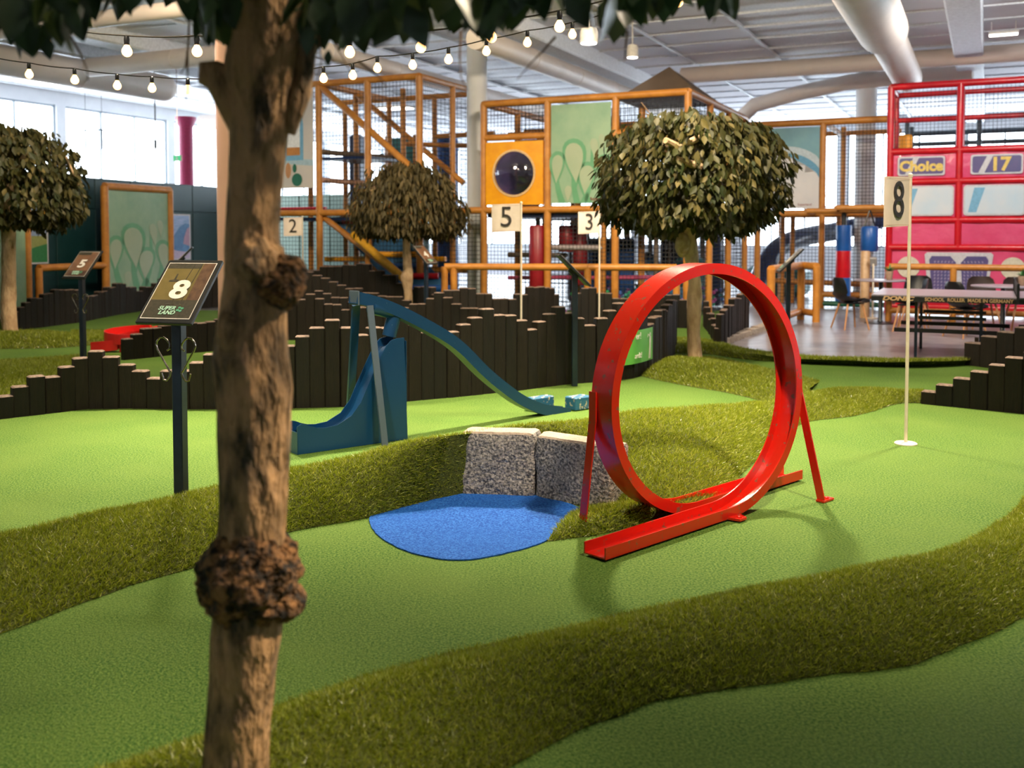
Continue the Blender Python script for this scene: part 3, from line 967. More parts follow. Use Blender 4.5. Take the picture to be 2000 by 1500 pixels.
for pl in ([(0.0, .26), (.018, .265), (.02, .29), (.004, .295), (-.006, .28)], [(-.012, .15), (.022, .15), (.03, .25), (.0, .262), (-.014, .22)], [(-.012, .152), (.006, .152), (-.016, .02), (-.034, .02)],
           [(.006, .152), (.022, .152), (.02, .02), (.004, .02)], [(-.002, .25), (-.06, .275), (-.062, .285), (.0, .262)], [(-.06, .275), (-.075, .25), (-.07, .248), (-.056, .272)]):
    mb.prism([q + X * x + ZZ * (zb + y) for x, y in pl], Nn * 0.002)
mb.build('golfer_print', m_white, t)
q2 = Vector(rr[8]) + Nn * 0.012; X2 = (Vector(rr[11]) - Vector(rr[5])).normalized()
text('er!', 0.1, m_white, t, q2 + ZZ * 0.44, X2, ZZ)
text('ardt!', 0.08, m_white, t, q2 + ZZ * 0.24, X2, ZZ)


# ================================================================== OBSTACLES
def bar(mb, p, q, wdt, thk, wdir, mi=0):
    p, q = Vector(p), Vector(q)
    Z = (q - p).normalized()
    X = Vector(wdir); X = (X - Z * X.dot(Z)).normalized()
    Y = Z.cross(X)
    return mb.box((p + q) / 2, (wdt, thk, (q - p).length), (X, Y, Z), mi)


# ---- red loop
la = math.radians(43)
LU, LN = Vector((math.cos(la), math.sin(la), 0)), Vector((math.sin(la), -math.cos(la), 0))
L0 = (G(1139, 1086) + G(1184, 1099)) / 2
LR, LW, LH, UC, OFF, SK = 0.665, 0.135, 0.055, 0.95, 0.19, 0.075
t = thing('loop_track', L0 + LU * UC, 'glossy red steel loop-the-loop obstacle on splayed legs', 'golf obstacle')
h2, th = LW / 2, 0.007
sec = [(-h2, 0), (h2, 0), (h2, LH), (h2 - th, LH), (h2 - th, th), (-h2 + th, th), (-h2 + th, LH), (-h2, LH)]
zb = 0.012


def lf(u, n, z=0.0):
    return L0 + LU * u + LN * n + ZZ * z


MB().sweep(sec, [(lf(s, 0, zb), LN, ZZ) for s in (0, UC)]).build('entry_track', m_red, t)
MB().sweep(sec, [(lf(s, -OFF, zb), LN, ZZ) for s in (UC, 2.0)]).build('exit_track', m_red, t)
fr = []
for i in range(97):
    a = 2 * PI * i / 96
    N = (-LU * math.sin(a) + ZZ * math.cos(a))
    fr.append((lf(UC + LR * math.sin(a), -OFF * i / 96 + SK * math.sin(a), zb + LR * (1 - math.cos(a))), LN, N))
MB().sweep(sec, fr, cap=True).build('loop_channel', m_red, t, smooth=True)
for (ang, foot, sgn) in ((math.radians(96), G(1604, 981), 1), (math.radians(272), G(1138, 1027, 0.03), -1)):
    i = ang / (2 * PI)
    top = lf(UC + (LR + 0.006) * math.sin(ang), -OFF * i + SK * math.sin(ang), zb + LR * (1 - math.cos(ang))) + LN * (0.035 if sgn > 0 else -0.05)
    mb = MB()
    bar(mb, top + ZZ * 0.06, top - ZZ * 0.09, 0.045, 0.01, LN)
    bar(mb, top - ZZ * 0.08, foot + ZZ * 0.012, 0.045, 0.009, LN)
    lg = mb.build('leg', m_red, t)
    mb = MB()
    if sgn < 0: continue
    mb.box(foot + LU * (sgn * 0.04) + ZZ * 0.008, (0.11, 0.05, 0.01), (LU, LN, ZZ))
    ft = mb.build('foot_plate', m_red, lg)
    MB().lathe(foot + LU * (sgn * 0.06) + ZZ * 0.013, [(0.012, 0), (0.011, 0.006), (0.005, 0.009)], 10).build('bolt', m_red, lg)
tabp = lf(1.0, h2 + 0.04, 0.012)
mb = MB(); mb.prism([lf(0.955, h2, 0.01), lf(0.975, h2 + 0.06, 0.008), lf(1.035, h2 + 0.06, 0.008), lf(1.06, h2, 0.01)], (0, 0, 0.012))
tb = mb.build('anchor_tab', m_red, t)
MB().lathe(tabp + ZZ * 0.006, [(0.014, 0), (0.012, 0.008), (0.004, 0.012)], 10).build('bolt', m_red, tb)

# ---- blue ramp with drop pipe and chute
A2, B2 = Vector((-1.04, 7.04, 0)), Vector((0.495, 8.33, 0))
RD = (B2 - A2).normalized(); RN = Vector((RD.y, -RD.x, 0))      # RN towards the viewer


def onplane(px, py):
    r = ray(px, py)
    o = Vector((0, 0, CH))
    tt = (A2 - o).dot(RN) / r.dot(RN)
    return o + r * tt


t = thing('jump_ramp', G(752, 872), 'dark blue curved steel ramp with pipe and slide below its top', 'golf obstacle')
top = [(700, 570), (718, 573), (760, 586), (800, 604), (850, 631), (892, 656), (920, 681), (948, 712), (976, 737), (1002, 757), (1027, 775), (1060, 789), (1083, 794), (1116, 797)]
tp = index_sample([onplane(*p) for p in top], 60)
fr = []
for i in range(60):
    d = Vector(tp[min(i + 1, 59)] - tp[max(i - 1, 0)]).normalized()
    N = Vector((-d.z * RD.x, -d.z * RD.y, d.dot(RD))).normalized()
    hgt = 0.085
    fr.append((Vector(tp[i]) - N * hgt - RN * 0.055, RN, N))
rs = [(-.055, 0), (.055, 0), (.055, .085), (.05, .085), (.05, .006), (-.05, .006), (-.05, .085), (-.055, .085)]
MB().sweep(rs, fr).build('curved_channel', m_blue, t, smooth=True)
T0 = Vector(tp[0])
MB().box(T0 + RD * 0.0 - ZZ * 0.045 - RN * 0.055, (0.012, 0.12, 0.1), (RD, RN, ZZ)).build('end_plate', m_bluegrey, t)
apex = T0 + RD * 0.07 - ZZ * 0.1
mb = MB(); bar(mb, apex + RN * 0.005 + RD * 0.02, G(752, 871, 0.004), 0.05, 0.012, RD)
lg = mb.build('leg', m_bluegrey, t)
MB().box(G(755, 873, 0.008), (0.1, 0.05, 0.012), (RD, RN, ZZ)).build('foot_plate', m_steel, lg)
mb = MB(); bar(mb, apex - RN * 0.115 - RD * 0.02, Vector((-1.25, 7.6, 0)), 0.06, 0.02, RD)
lg = mb.build('leg', m_blue, t)
MB().box((-1.25, 7.6, 0.006), (0.1, 0.06, 0.012)).build('foot_plate', m_steel, lg)
# pipe elbow
P0_, P1_, P2_ = at(724, 600, 7.12), at(770, 612, 7.27), at(757, 656, 7.27)
sh = Vector((0, 0, 0))
MB().tube([P0_ + sh, P1_ + sh - RD * 0.02 + ZZ * 0.012, P1_ + sh, P1_ + sh - ZZ * 0.025 - RD * 0.004, P2_ + sh + RN * 0.02], 0.052, 18).build('drop_pipe', m_blue, t, smooth=True)
# chute
cd = math.radians(37)
CD = Vector((math.cos(cd), math.sin(cd), 0)); CN = Vector((math.sin(cd), -math.cos(cd), 0))
C0 = G(581, 889)
prof = [(0, .19), (.03, .205), (.06, .2), (.1, .182), (.15, .166), (.21, .16), (.3, .168), (.41, .22), (.484, .305), (.54, .42), (.6, .535), (.65, .625), (.69, .69), (.73, .728), (.78, .74), (.84, .742)]
pl = [(0, 0)] + prof + [(.865, 0)]
WCH = 0.16
for s, nm in ((0, 'side_panel'), (WCH, 'side_panel')):
    MB().prism([C0 + CD * a + ZZ * (z + 0.002) - CN * s for a, z in pl], -CN * 0.006).build(nm, m_blue, t)
mb = MB()
rows = [[C0 + CD * a + ZZ * max(0.02, z - 0.055) - CN * q for q in (0.004, WCH)] for a, z in prof[2:]]
mb.loft([[r[0], r[1], r[1] - ZZ * 0.006, r[0] - ZZ * 0.006] for r in rows])
mb.build('slide_bed', m_blue, t, smooth=True)
MB().box(C0 + CD * 0.004 - CN * (WCH / 2) + ZZ * 0.076, (0.006, WCH, 0.15), (CD, CN, ZZ)).build('end_wall', m_blue, t)
MB().box(C0 + CD * 0.855 - CN * (WCH / 2) + ZZ * 0.36, (0.006, WCH, 0.72), (CD, CN, ZZ)).build('end_wall', m_blue, t)
# guide blocks at the ramp's foot
for (c, s, lab) in ((G(1086, 806) - RN * 0.2 + ZZ * 0.06, (0.24, 0.1, 0.11), 'worn blue guide block behind the foot of the blue ramp'),
                    (onplane(1138, 802) - RN * 0.05, (0.2, 0.14, 0.11), 'worn blue guide block at the end of the blue ramp')):
    c.z = s[2] / 2 + 0.002
    tt = thing('guide_block', (c.x, c.y, 0), lab, 'block')
    mb = MB(); mb.box(c, s, (RD, RN, ZZ), 0, 0.008)
    mb.build('block_body', paint('worn_blue_%d' % int(s[0] * 100), (0.02, 0.12, 0.24), (0.55, 0.45, 0.33), 0.5, 0.56), tt)
    for q in (-0.3, 0.3):
        MB().lathe(c + RD * (s[0] * q) + ZZ * (s[2] / 2), [(0.012, 0), (0.01, 0.006), (0.003, 0.008)], 10).build('screw', m_white, tt)

# ---- red spiral chute, far left
D = 12.75
cc = at(247, 455, D); cc.z = 0
t = thing('spiral_chute', cc, 'bright red curled chute beside the dark palisade on the left', 'golf obstacle')
ss = [(-.07, 0), (.07, 0), (.07, .13), (.062, .13), (.062, .008), (-.062, .008), (-.062, .06), (-.07, .06)]
m_red2 = mat('bright_red_plastic', (0.75, 0.02, 0.015), 0.4, (0.65, 0.012, 0.01), 5)
fr = []
for i in range(41):
    a = math.radians(-5 + 300 * i / 40)
    rd = Vector((math.cos(a), math.sin(a), 0))
    fr.append((cc + rd * 0.22 + ZZ * (0.2 - 0.11 * i / 40), rd, ZZ))
MB().sweep(ss, fr).build('curled_channel', m_red2, t, smooth=True)
e = fr[-1][0]
MB().sweep([(b, h) for b, h in ss], [(cc + Vector((-0.05, -0.2, 0.03)), Vector((0.2, -1, 0)).normalized(), ZZ), (cc + Vector((-0.36, -0.26, 0.005)), Vector((0.2, -1, 0)).normalized(), ZZ)]).build('run_out', m_red2, t)
MB().tube([cc + Vector((0.2, 0, 0.21)), cc + Vector((0.55, -0.1, 0.3))], 0.06, 10).build('feed_pipe', m_red2, t)
for a in (100, 190, 265):
    rd = Vector((math.cos(math.radians(a)), math.sin(math.radians(a)), 0))
    MB().tube([cc + rd * 0.22, cc + rd * 0.22 + ZZ * 0.14], 0.012, 8).build('support_leg', m_red2, t)


# ================================================================== SIGNS
m_photo = mat('printed_photo', (0.12, 0.095, 0.03), 0.3, (0.17, 0.125, 0.045), 6)
m_photod = mat('printed_photo_dark', (0.035, 0.032, 0.024), 0.35, (0.06, 0.05, 0.035), 60)
m_photob = mat('printed_photo_bark', (0.13, 0.07, 0.04), 0.35, (0.06, 0.03, 0.02), 30, stretch=(1, 1, .3))
m_photot = mat('printed_photo_tan', (0.24, 0.12, 0.06), 0.35, (0.15, 0.075, 0.045), 9)
m_mintlogo = mat('mint_logo', (0.45, 0.72, 0.55), 0.5)
m_leaflogo = mat('green_logo', (0.08, 0.35, 0.2), 0.5)


def hole_sign(base, H, digit, label, hooks=True, ph=0.9, photo=0, tilt=45, dz=0.0):
    H = Vector((H[0], H[1], 0)).normalized()
    X = Vector((H.y, -H.x, 0))
    tl = math.radians(tilt)
    Y = H * math.cos(tl) + ZZ * math.sin(tl)
    N = X.cross(Y)
    t = thing('hole_sign', base, label, 'sign')
    MB().box(base + ZZ * (ph + 0.1) / 2, (0.055, 0.055, ph + 0.1), (X, H, ZZ), bev=0.004).build('post', m_navy, t)
    MB().box(base + ZZ * (ph + 0.1) + H * 0.02, (0.05, 0.12, 0.03), (X, Y, N)).build('bracket', m_black, t)
    W, Hh = 0.315, 0.43
    C = base + ZZ * (ph + 0.14) + N * 0.0 + H * 0.02 + ZZ * dz
    bd = MB().box(C, (W, Hh, 0.022), (X, Y, N), bev=0.004).build('board', m_black, t)
    F = C + N * 0.013
    pw, phh = W - 0.045, Hh - 0.06

    def rect(x0, x1, y0, y1, m, nm, z=0.0):
        return MB().prism([F + N * z + X * (x * pw / 2) + Y * (y * phh / 2) for x, y in ((x0, y0), (x1, y0), (x1, y1), (x0, y1))], N * 0.0008).build(nm, m, bd)
    rect(-1.03, 1.03, -1.025, 1.025, m_white, 'mount')
    if photo == 0:
        rect(-1, 1, -.36, 1, m_photo, 'picture', .001)
        rect(-1, 1, -1, -.36, m_photod, 'picture', .001)
        rect(-1, .45, .8, 1, m_photod, 'picture', .0015)
        rect(.5, 1, -.36, 1, m_photob, 'picture', .0015)
        mb = MB()
        for (x0, y0, x1, y1) in ((.12, .98, -.05, -.5), (.42, .98, .32, -.5)):
            bar(mb, F + N * .0025 + X * x0 * pw / 2 + Y * y0 * phh / 2, F + N * .0025 + X * x1 * pw / 2 + Y * y1 * phh / 2, 0.004, 0.0008, X)
        mb.build('printed_putter', m_photod, bd)
        mb = MB()
        bar(mb, F + N * .0028 + X * -.3 * pw / 2 + Y * -.5 * phh / 2, F + N * .0028 + X * .08 * pw / 2 + Y * -.52 * phh / 2, 0.005, 0.0008, Y)
        bar(mb, F + N * .0028 + X * .32 * pw / 2 + Y * -.5 * phh / 2, F + N * .0028 + X * .55 * pw / 2 + Y * -.62 * phh / 2, 0.005, 0.0008, Y)
        mb.build('printed_putter_head', m_steel, bd)
        mb = MB()
        mb.prism([F + N * .0024 + X * x + Y * y for x, y in ((-.085, .055), (-.03, .055), (-.03, .068), (-.05, .072), (-.052, .11), (-.06, .11), (-.062, .07), (-.085, .066))], N * .0005)
        mb.build('printed_tree', m_photod, bd)
    else:
        rect(-1, 1, -1, 1, m_photot, 'picture', .001)
        rect(-1, .3, .75, 1, m_photod, 'picture', .0015)
        rect(-1, 1, -1, -.55, m_photob, 'picture', .0015)
    text(digit, 0.165, m_white, bd, F + N * 0.004 + X * 0.005 - Y * 0.005, X, Y, 'number', 0.006, xs=1.2)
    text('SUPER', 0.034, m_mintlogo, bd, F + N * 0.004 + Y * (-phh / 2 + 0.06) + X * -0.012, X, Y, 'logo_lettering', 0.0008, shear=0.2)
    text('LAND', 0.034, m_mintlogo, bd, F + N * 0.004 + Y * (-phh / 2 + 0.031) + X * -0.002, X, Y, 'logo_lettering', 0.0008, shear=0.2)
    mb = MB()
    lc = F + N * 0.004 + Y * (-phh / 2 + 0.056) + X * 0.062
    for k in range(4):
        a = k * PI / 2 + 0.5
        c = lc + X * (math.cos(a) * .012) + Y * (math.sin(a) * .012)
        mb.prism([c + X * (math.cos(b) * .009) + Y * (math.sin(b) * .007) for b in np.linspace(0, 2 * PI, 9)[:-1]], N * 0.0005)
    mb.build('logo_star', m_leaflogo, bd)
    if hooks:
        for s in (-1, 1):
            o_ = base + H * -0.03
            arc = [(.03, .63), (.055, .67), (.105, .75), (.112, .77), (.108, .79), (.092, .808), (.07, .812), (.05, .8), (.034, .778), (.034, .755), (.05, .745)]
            MB().tube([o_ + X * (s * x) + ZZ * z for x, z in arc], 0.005, 6).build('scroll_hook', m_steel, t, smooth=True)
            arc = [(.03, .645), (.036, .615), (.055, .592), (.072, .595), (.082, .63)]
            MB().tube([o_ + X * (s * x) + ZZ * z for x, z in arc], 0.005, 6).build('scroll_hook', m_steel, t, smooth=True)
    return t


hole_sign(G(354, 967, 0.16), (0.25, 0.968), '8', 'black framed hole sign 8 on navy post with scroll hooks', ph=0.9)
b = at(158, 455, 11.3); b.z = 0
hole_sign(b, (0.3, 0.95), '5', 'hole sign 5 with tan picture on post behind left palisade', photo=1, ph=1.0)
b = G(1122, 754)
hole_sign(b, (-1, -0.09), '7', 'hole sign seen edge-on on black post against the long palisade', hooks=False, ph=1.0)
b = at(832, 455, 16.3); b.z = 0
hole_sign(b, (-0.85, 0.52), '4', 'hole sign turned half away on post right of the small brown tree', hooks=False, photo=1, ph=1.0)
b = at(1541, 455, 13.2); b.z = 0
hole_sign(b, (1, -0.12), '6', 'hole sign seen edge-on through the tan railing right of the loop', hooks=False, ph=1.0)
b = at(352, 455, 14.5); b.z = 0
hole_sign(b, (1, 0.28), '3', 'hole sign mostly hidden behind hole sign 8, only its top edge showing', hooks=False, ph=1.0)


# ================================================================== FLAGS
def golf_flag(base, X, digit, label, H=1.9, base_disc=False):
    X = Vector((X[0], X[1], 0)).normalized()
    Nn = X.cross(ZZ)
    t = thing('golf_flag', base, label, 'flag')
    MB().lathe(base, [(0.012, 0), (0.012, H - 0.01), (0.016, H - 0.008), (0.016, H + 0.012), (0.006, H + 0.02)], 10).build('pole', m_pole, t, smooth=True)
    if base_disc:
        MB().lathe(base, [(0.078, 0), (0.078, 0.006), (0.07, 0.012), (0.02, 0.016)], 28).build('base_disc', m_pole, t, smooth=True)
    W, Hh, n = 0.37, 0.345, 14
    rings = []
    for i in range(n + 1):
        x = -W + W * i / n
        wv = 0.008 * math.sin(i * 0.55) * (1 - i / n)
        sag = -0.012 * (1 - i / n)
        p = base + X * x + Nn * wv
        rings.append([p + ZZ * (H - 0.005 + sag), p + ZZ * (H - 0.005 - Hh + sag), p + ZZ * (H - 0.005 - Hh + sag) - Nn * 0.003, p + ZZ * (H - 0.005 + sag) - Nn * 0.003])
    fl = MB().loft(rings).build('flag_cloth', m_cream, t, smooth=True)
    text(digit, 0.36, m_ink, fl, base - X * (W / 2) + Nn * 0.011 + ZZ * (H - Hh / 2 - 0.01), X, ZZ, 'number', 0.0, xs=0.95)
    text(digit, 0.36, m_ink, fl, base - X * (W / 2) - Nn * 0.013 + ZZ * (H - Hh / 2 - 0.01), -X, ZZ, 'number', 0.0, xs=0.95)
    mb = MB()
    for z in (H - 0.012 - 0.014, H - Hh):
        mb.prism([base - X * (W - .012) + Nn * .0105 + ZZ * z, base - X * .02 + Nn * .006 + ZZ * z, base - X * .02 + Nn * .006 + ZZ * (z + .002), base - X * (W - .012) + Nn * .0105 + ZZ * (z + .002)], Nn * .0005)
    mb.build('stitching', m_tan, fl)
    return t


golf_flag(G(1769, 867), (0.74, 0.67), '8', 'cream flag number 8 on thin pole with round base', base_disc=True)
b = at(1018, 455, 12.4); b.z = 0
golf_flag(b, (1, -0.1), '5', 'cream flag number 5 rising behind the long palisade', H=1.87)
b = at(1171, 455, 15.7); b.z = 0
golf_flag(b, (0.76, 0.3), '3', 'cream flag number 3 in front of the red punch bags', H=1.845)
b = at(591, 455, 18.6); b.z = 0
golf_flag(b, (1, -0.15), '2', 'cream flag number 2 beside the gnarled trunk', H=1.8)

# ================================================================== TREES
LEAF_V = [(0, 0, 0), (.16, -.25, .03), (.24, -.5, .02), (.13, -.78, -.03), (0, -1, -.1), (-.13, -.78, -.03), (-.24, -.5, .02), (-.16, -.25, .03), (0, -.5, -.04)]
LEAF_F = [(0, 1, 8), (1, 2, 8), (2, 3, 8), (3, 4, 8), (4, 5, 8), (5, 6, 8), (6, 7, 8), (7, 0, 8)]


def leaf_mesh(m, thin=1.0):
    me = bpy.data.meshes.new('leaf')
    me.from_pydata([(x * thin, y, z) for x, y, z in LEAF_V], [], LEAF_F)
    me.materials.append(m)
    me.polygons.foreach_set('use_smooth', [True] * len(me.polygons))
    return me


def leaf_matrix(d, nrm, s):
    """leaf stretches along d (its -Y), faces nrm"""
    Y = -Vector(d).normalized()
    Z = Vector(nrm); Z = (Z - Y * Z.dot(Y))
    if Z.length < 1e-4: Z = Y.orthogonal()
    Z.normalize()
    X = Y.cross(Z)
    return Matrix((X, Y, Z)).transposed() * s


def trunk(rows, D, m, parent, name='trunk', amp=0.06, nseg=18, zbase=None, fine=60):
    """rows: (py, x_left, x_right)"""
    rows = sorted(rows, key=lambda r: -r[0])
    ys = np.linspace(rows[0][0], rows[-1][0], fine)
    yy = [r[0] for r in rows][::-1]
    rings = []
    for y in ys:
        xl = np.interp(y, yy, [r[1] for r in rows][::-1]); xr = np.interp(y, yy, [r[2] for r in rows][::-1])
        c = at((xl + xr) / 2, y, D)
        if zbase is not None and y == ys[0]: c.z = zbase
        r = (xr - xl) / 2 * D / FPX
        ring = []
        for k in range(nseg):
            a = 2 * PI * k / nseg
            d = Vector((math.cos(a), math.sin(a), 0))
            q = mnoise.noise(c * 7 + d * 1.3) + 0.5 * mnoise.noise(c * 22 + d * 3)
            ring.append(c + d * (r * (1 + amp * q)))
        rings.append(ring)
    return MB().loft(rings).build(name, m, parent, smooth=True)


def knob(c, r3, m, parent, name='burl', amp=0.22, freq=9, n=22, seed=0.0):
    mb = MB()
    rings = []
    for i in range(n + 1):
        ph = PI * i / n
        ring = []
        for k in range(n + 6):
            a = 2 * PI * k / (n + 6)
            d = Vector((math.cos(a) * math.sin(ph), math.sin(a) * math.sin(ph), -math.cos(ph)))
            p = c + Vector((d.x * r3[0], d.y * r3[1], d.z * r3[2]))
            q = mnoise.noise(p * freq + Vector((seed, 0, 0))) + 0.6 * mnoise.noise(p * freq * 2.7) + 0.35 * mnoise.noise(p * freq * 6)
            ring.append(c + Vector((d.x * r3[0], d.y * r3[1], d.z * r3[2])) * (1 + amp * q))
        rings.append(ring)
    mb.loft(rings)
    return mb.build(name, m, parent, smooth=True)


def leaf_obj(me, P, Mx, parent):
    o = bpy.data.objects.new('leaf', me)
    COL.objects.link(o)
    o.parent = parent
    m4 = Mx.to_4x4()
    m4.translation = Vector(P) - poff(parent)
    o.matrix_local = m4
    return o


def crown(C, prof, parent, me, n_obj, n_stuff, size, smat, droop=1.0, seed=1, thin=1.0):
    """prof: list of (radius, z) from the underside edge over the top; leaves hang from this shell"""
    rr = random.Random(seed)
    pr = np.array(prof, float)
    seg_ = np.linalg.norm(np.diff(pr, axis=0), axis=1) * (pr[:-1, 0] + pr[1:, 0] + 0.15)
    cum = np.r_[0, np.cumsum(seg_)]
    items = []
    for _ in range(n_obj + n_stuff):
        s = rr.random() * cum[-1]
        i = min(int(np.searchsorted(cum, s, 'right')) - 1, len(pr) - 2)
        f = (s - cum[i]) / (cum[i + 1] - cum[i])
        r, z = pr[i] * (1 - f) + pr[i + 1] * f
        a = rr.uniform(0, 2 * PI)
        lump = 1 + 0.16 * mnoise.noise(Vector((math.cos(a) * 2.2, math.sin(a) * 2.2, z * 2 + seed)))
        sh = (1.03 - 0.4 * rr.random() ** 1.6) * lump
        rd = Vector((math.cos(a), math.sin(a), 0))
        z += 0.16 * mnoise.noise(Vector((math.cos(a) * 3.5, math.sin(a) * 3.5, r * 2.5 + seed * 2)))
        if mnoise.noise(Vector((math.cos(a) * r * 3, math.sin(a) * r * 3, z * 3 + seed))) < -0.28 and rr.random() < 0.55: sh *= 0.8
        P = Vector((C.x, C.y, 0)) + rd * (r * sh) + ZZ * (C.z + z * (0.9 + 0.1 * sh) + rr.uniform(-.05, .05))
        d = rd * rr.uniform(0.0, 0.9) + Vector((rr.gauss(0, .35), rr.gauss(0, .35), 0)) - ZZ * droop * rr.uniform(0.5, 1.3)
        nr = rd * rr.uniform(0.4, 1.0) + ZZ * rr.uniform(0, .9) + Vector((rr.gauss(0, .45), rr.gauss(0, .45), 0))
        items.append((P, leaf_matrix(d, nr, size * rr.uniform(0.7, 1.2)), sh, -(P - Vector((0, 0, CH))).length + sh * 0.6))
    items.sort(key=lambda q: -q[3])
    for P, Mx, sh, _ in items[:n_obj]:
        leaf_obj(me, P, Mx, parent)
    rest = items[n_obj:]
    bv = [(x * thin, y, z) for x, y, z in LEAF_V]
    o = bulk('foliage', bv, LEAF_F, np.array([np.array(q[1]) for q in rest]), np.array([tuple(q[0]) for q in rest]), smat, parent, NR.beta(2, 2.4, len(rest)))
    return o


# ---- the pale pollard right of centre
D = 11.6
base = G(1358, 707, 0.09); base.y = D; base.x = at(1358, 600, D).x
t = thing('ornamental_tree', base, 'pale barked pollard tree with round leaf dome behind the red loop', 'tree')
trunk([(716, 1344, 1373), (690, 1343, 1371), (650, 1342, 1367), (600, 1341, 1370), (580, 1342, 1372), (550, 1345, 1369), (525, 1342, 1365), (500, 1335, 1364), (475, 1333, 1362), (450, 1336, 1360), (412, 1337, 1356), (370, 1336, 1355), (300, 1340, 1356)], D, m_barkl, t)
knob(at(1333, 478, D - 0.05), (0.085, 0.09, 0.15), m_barks, t, amp=0.1, freq=5)
cz = 0
prof = [(0.55, 1.66), (0.84, 1.66), (1.0, 1.82), (1.06, 2.1), (1.03, 2.35), (0.9, 2.58), (0.72, 2.74), (0.45, 2.8), (0.2, 2.78), (0.02, 2.74)]
C = Vector((at(1353, 400, D).x, D, 0))
for k in range(9):
    a = k * 2 * PI / 9 + 0.3
    rd = Vector((math.cos(a), math.sin(a), 0))
    MB().tube([C + ZZ * 2.2, C + rd * 0.35 + ZZ * 2.45, C + rd * 0.72 + ZZ * 2.5], [0.05, 0.035, 0.02], 8).build('branch', m_barkl, t, smooth=True)
for (x0, y0, x1, y1) in ((1318, 310, 1368, 326), (1345, 278, 1372, 266), (1300, 274, 1330, 290)):
    MB().tube([at(x0, y0, D - 0.95), at(x1, y1, D - 0.75)], [0.035, 0.045], 8).build('pruned_stub', m_barks, t, smooth=True)
lm = leaf_mesh(m_leafo)
crown(C, prof, t, lm, 300, 6600, 0.13, m_leafs, seed=3)
# stray twig up top and low right
for (px, py) in ((1272, 218), (1264, 228), (1280, 236), (1292, 230), (1500, 372), (1516, 378), (1490, 384), (1528, 372), (1510, 392)):
    P = at(px, py, D - 0.5)
    leaf_obj(lm, P, leaf_matrix(Vector((R.uniform(-.5, .8), -.2, R.uniform(-1, .6))), (0, -1, .4), 0.13), t)
MB().tube([at(1300, 250, D - 0.4), at(1272, 225, D - 0.5), at(1252, 200, D - 0.5)], 0.006, 6).build('twig', m_twig, t)
MB().tube([at(1300, 245, D - 0.4), at(1262, 222, D - 0.5)], 0.006, 6).build('twig', m_twig, t)

# ---- left tree
D = 14.6
base = Vector((at(20, 600, D).x, D, 0.08))
t = thing('ornamental_tree', base, 'pollard tree with pale trunk at the far left edge', 'tree')
trunk([(660, 5, 35), (600, 1, 31), (550, 4, 31), (475, 4, 29), (440, 2, 31), (412, 7, 30), (392, 9, 26), (320, 10, 26)], D, m_barkl, t, amp=0.1)
C = Vector((at(4, 400, D).x, D, 0))
prof = [(0.6, 1.76), (0.95, 1.7), (1.1, 1.9), (1.12, 2.2), (1.05, 2.5), (0.9, 2.75), (0.7, 2.9), (0.4, 3.0), (0.02, 2.98)]
lm2 = leaf_mesh(m_leafo)
crown(C, prof, t, lm2, 160, 6200, 0.14, m_leafs, seed=8)
for k in range(10):
    a = k * 2 * PI / 10
    rd = Vector((math.cos(a), math.sin(a), 0))
    MB().tube([C + ZZ * 2.3, C + rd * 0.5 + ZZ * 2.75, C + rd * 0.95 + ZZ * 2.6, C + rd * 1.12 + ZZ * 2.2], [0.05, 0.03, 0.02, 0.012], 6).build('branch', m_barkl, t, smooth=True)

# ---- small brown tree in front of the tower
D = 17.2
base = Vector((at(797, 600, D).x, D, 0.0))
t = thing('ornamental_tree', base, 'brownish weeping umbrella tree with knotted trunk before the tan tower', 'tree')
trunk([(625, 789, 807), (600, 790, 806), (567, 789, 805), (548, 783, 806), (538, 782, 806), (528, 788, 806), (500, 786, 803), (462, 787, 801), (437, 785, 798), (380, 788, 800)], D, m_barkl, t, amp=0.12)
C = Vector((at(797, 400, D).x, D, 0))
prof = [(0.6, 1.62), (0.9, 1.58), (0.98, 1.8), (0.96, 2.05), (0.85, 2.3), (0.65, 2.5), (0.4, 2.62), (0.15, 2.66), (0.02, 2.66)]
crown(C, prof, t, leaf_mesh(m_leafo, .7), 0, 5600, 0.15, m_leafb, 1.6, seed=12, thin=0.62)
for k in range(8):
    a = k * 2 * PI / 8
    rd = Vector((math.cos(a), math.sin(a), 0))
    MB().tube([C + ZZ * 2.0, C + rd * 0.4 + ZZ * 2.35, C + rd * 0.8 + ZZ * 2.2], [0.04, 0.03, 0.015], 6).build('branch', m_barkl, t, smooth=True)

# ---- the foreground trunk and its overhanging leaves
D = 2.35
base = Vector((at(455, 1500, D).x, D, 0.0))
t = thing('foreground_tree', base, 'gnarled foreground trunk with burls and dark overhanging leaves', 'tree')
trunk([(1800, 378, 545), (1700, 386, 530), (1600, 390, 526), (1500, 396, 526), (1400, 403, 530), (1300, 410, 541), (1230, 414, 552), (1150, 420, 556), (1020, 426, 558), (900, 428, 567), (800, 425, 567), (760, 424, 571), (700, 417, 565), (650, 424, 560), (600, 432, 560), (540, 440, 556), (480, 440, 547), (440, 441, 545), (400, 444, 548), (300, 450, 557), (250, 451, 562), (200, 446, 572), (160, 436, 583), (110, 440, 590), (60, 452, 604), (20, 455, 611), (-60, 458, 618), (-200, 470, 620), (-330, 490, 610)],
      D, m_bark, t, amp=0.05, nseg=40, fine=260, zbase=-0.02)
knob(at(488, 1122, D), (0.122, 0.118, 0.122), m_burl, t, amp=0.17, freq=19, n=40, seed=3)
knob(at(560, 1175, D), (0.045, 0.06, 0.045), m_burl, t, amp=0.15, freq=18, n=24, seed=9)
knob(at(545, 548, D - 0.02), (0.064, 0.075, 0.068), m_burl, t, amp=0.2, freq=16, n=34, seed=6)
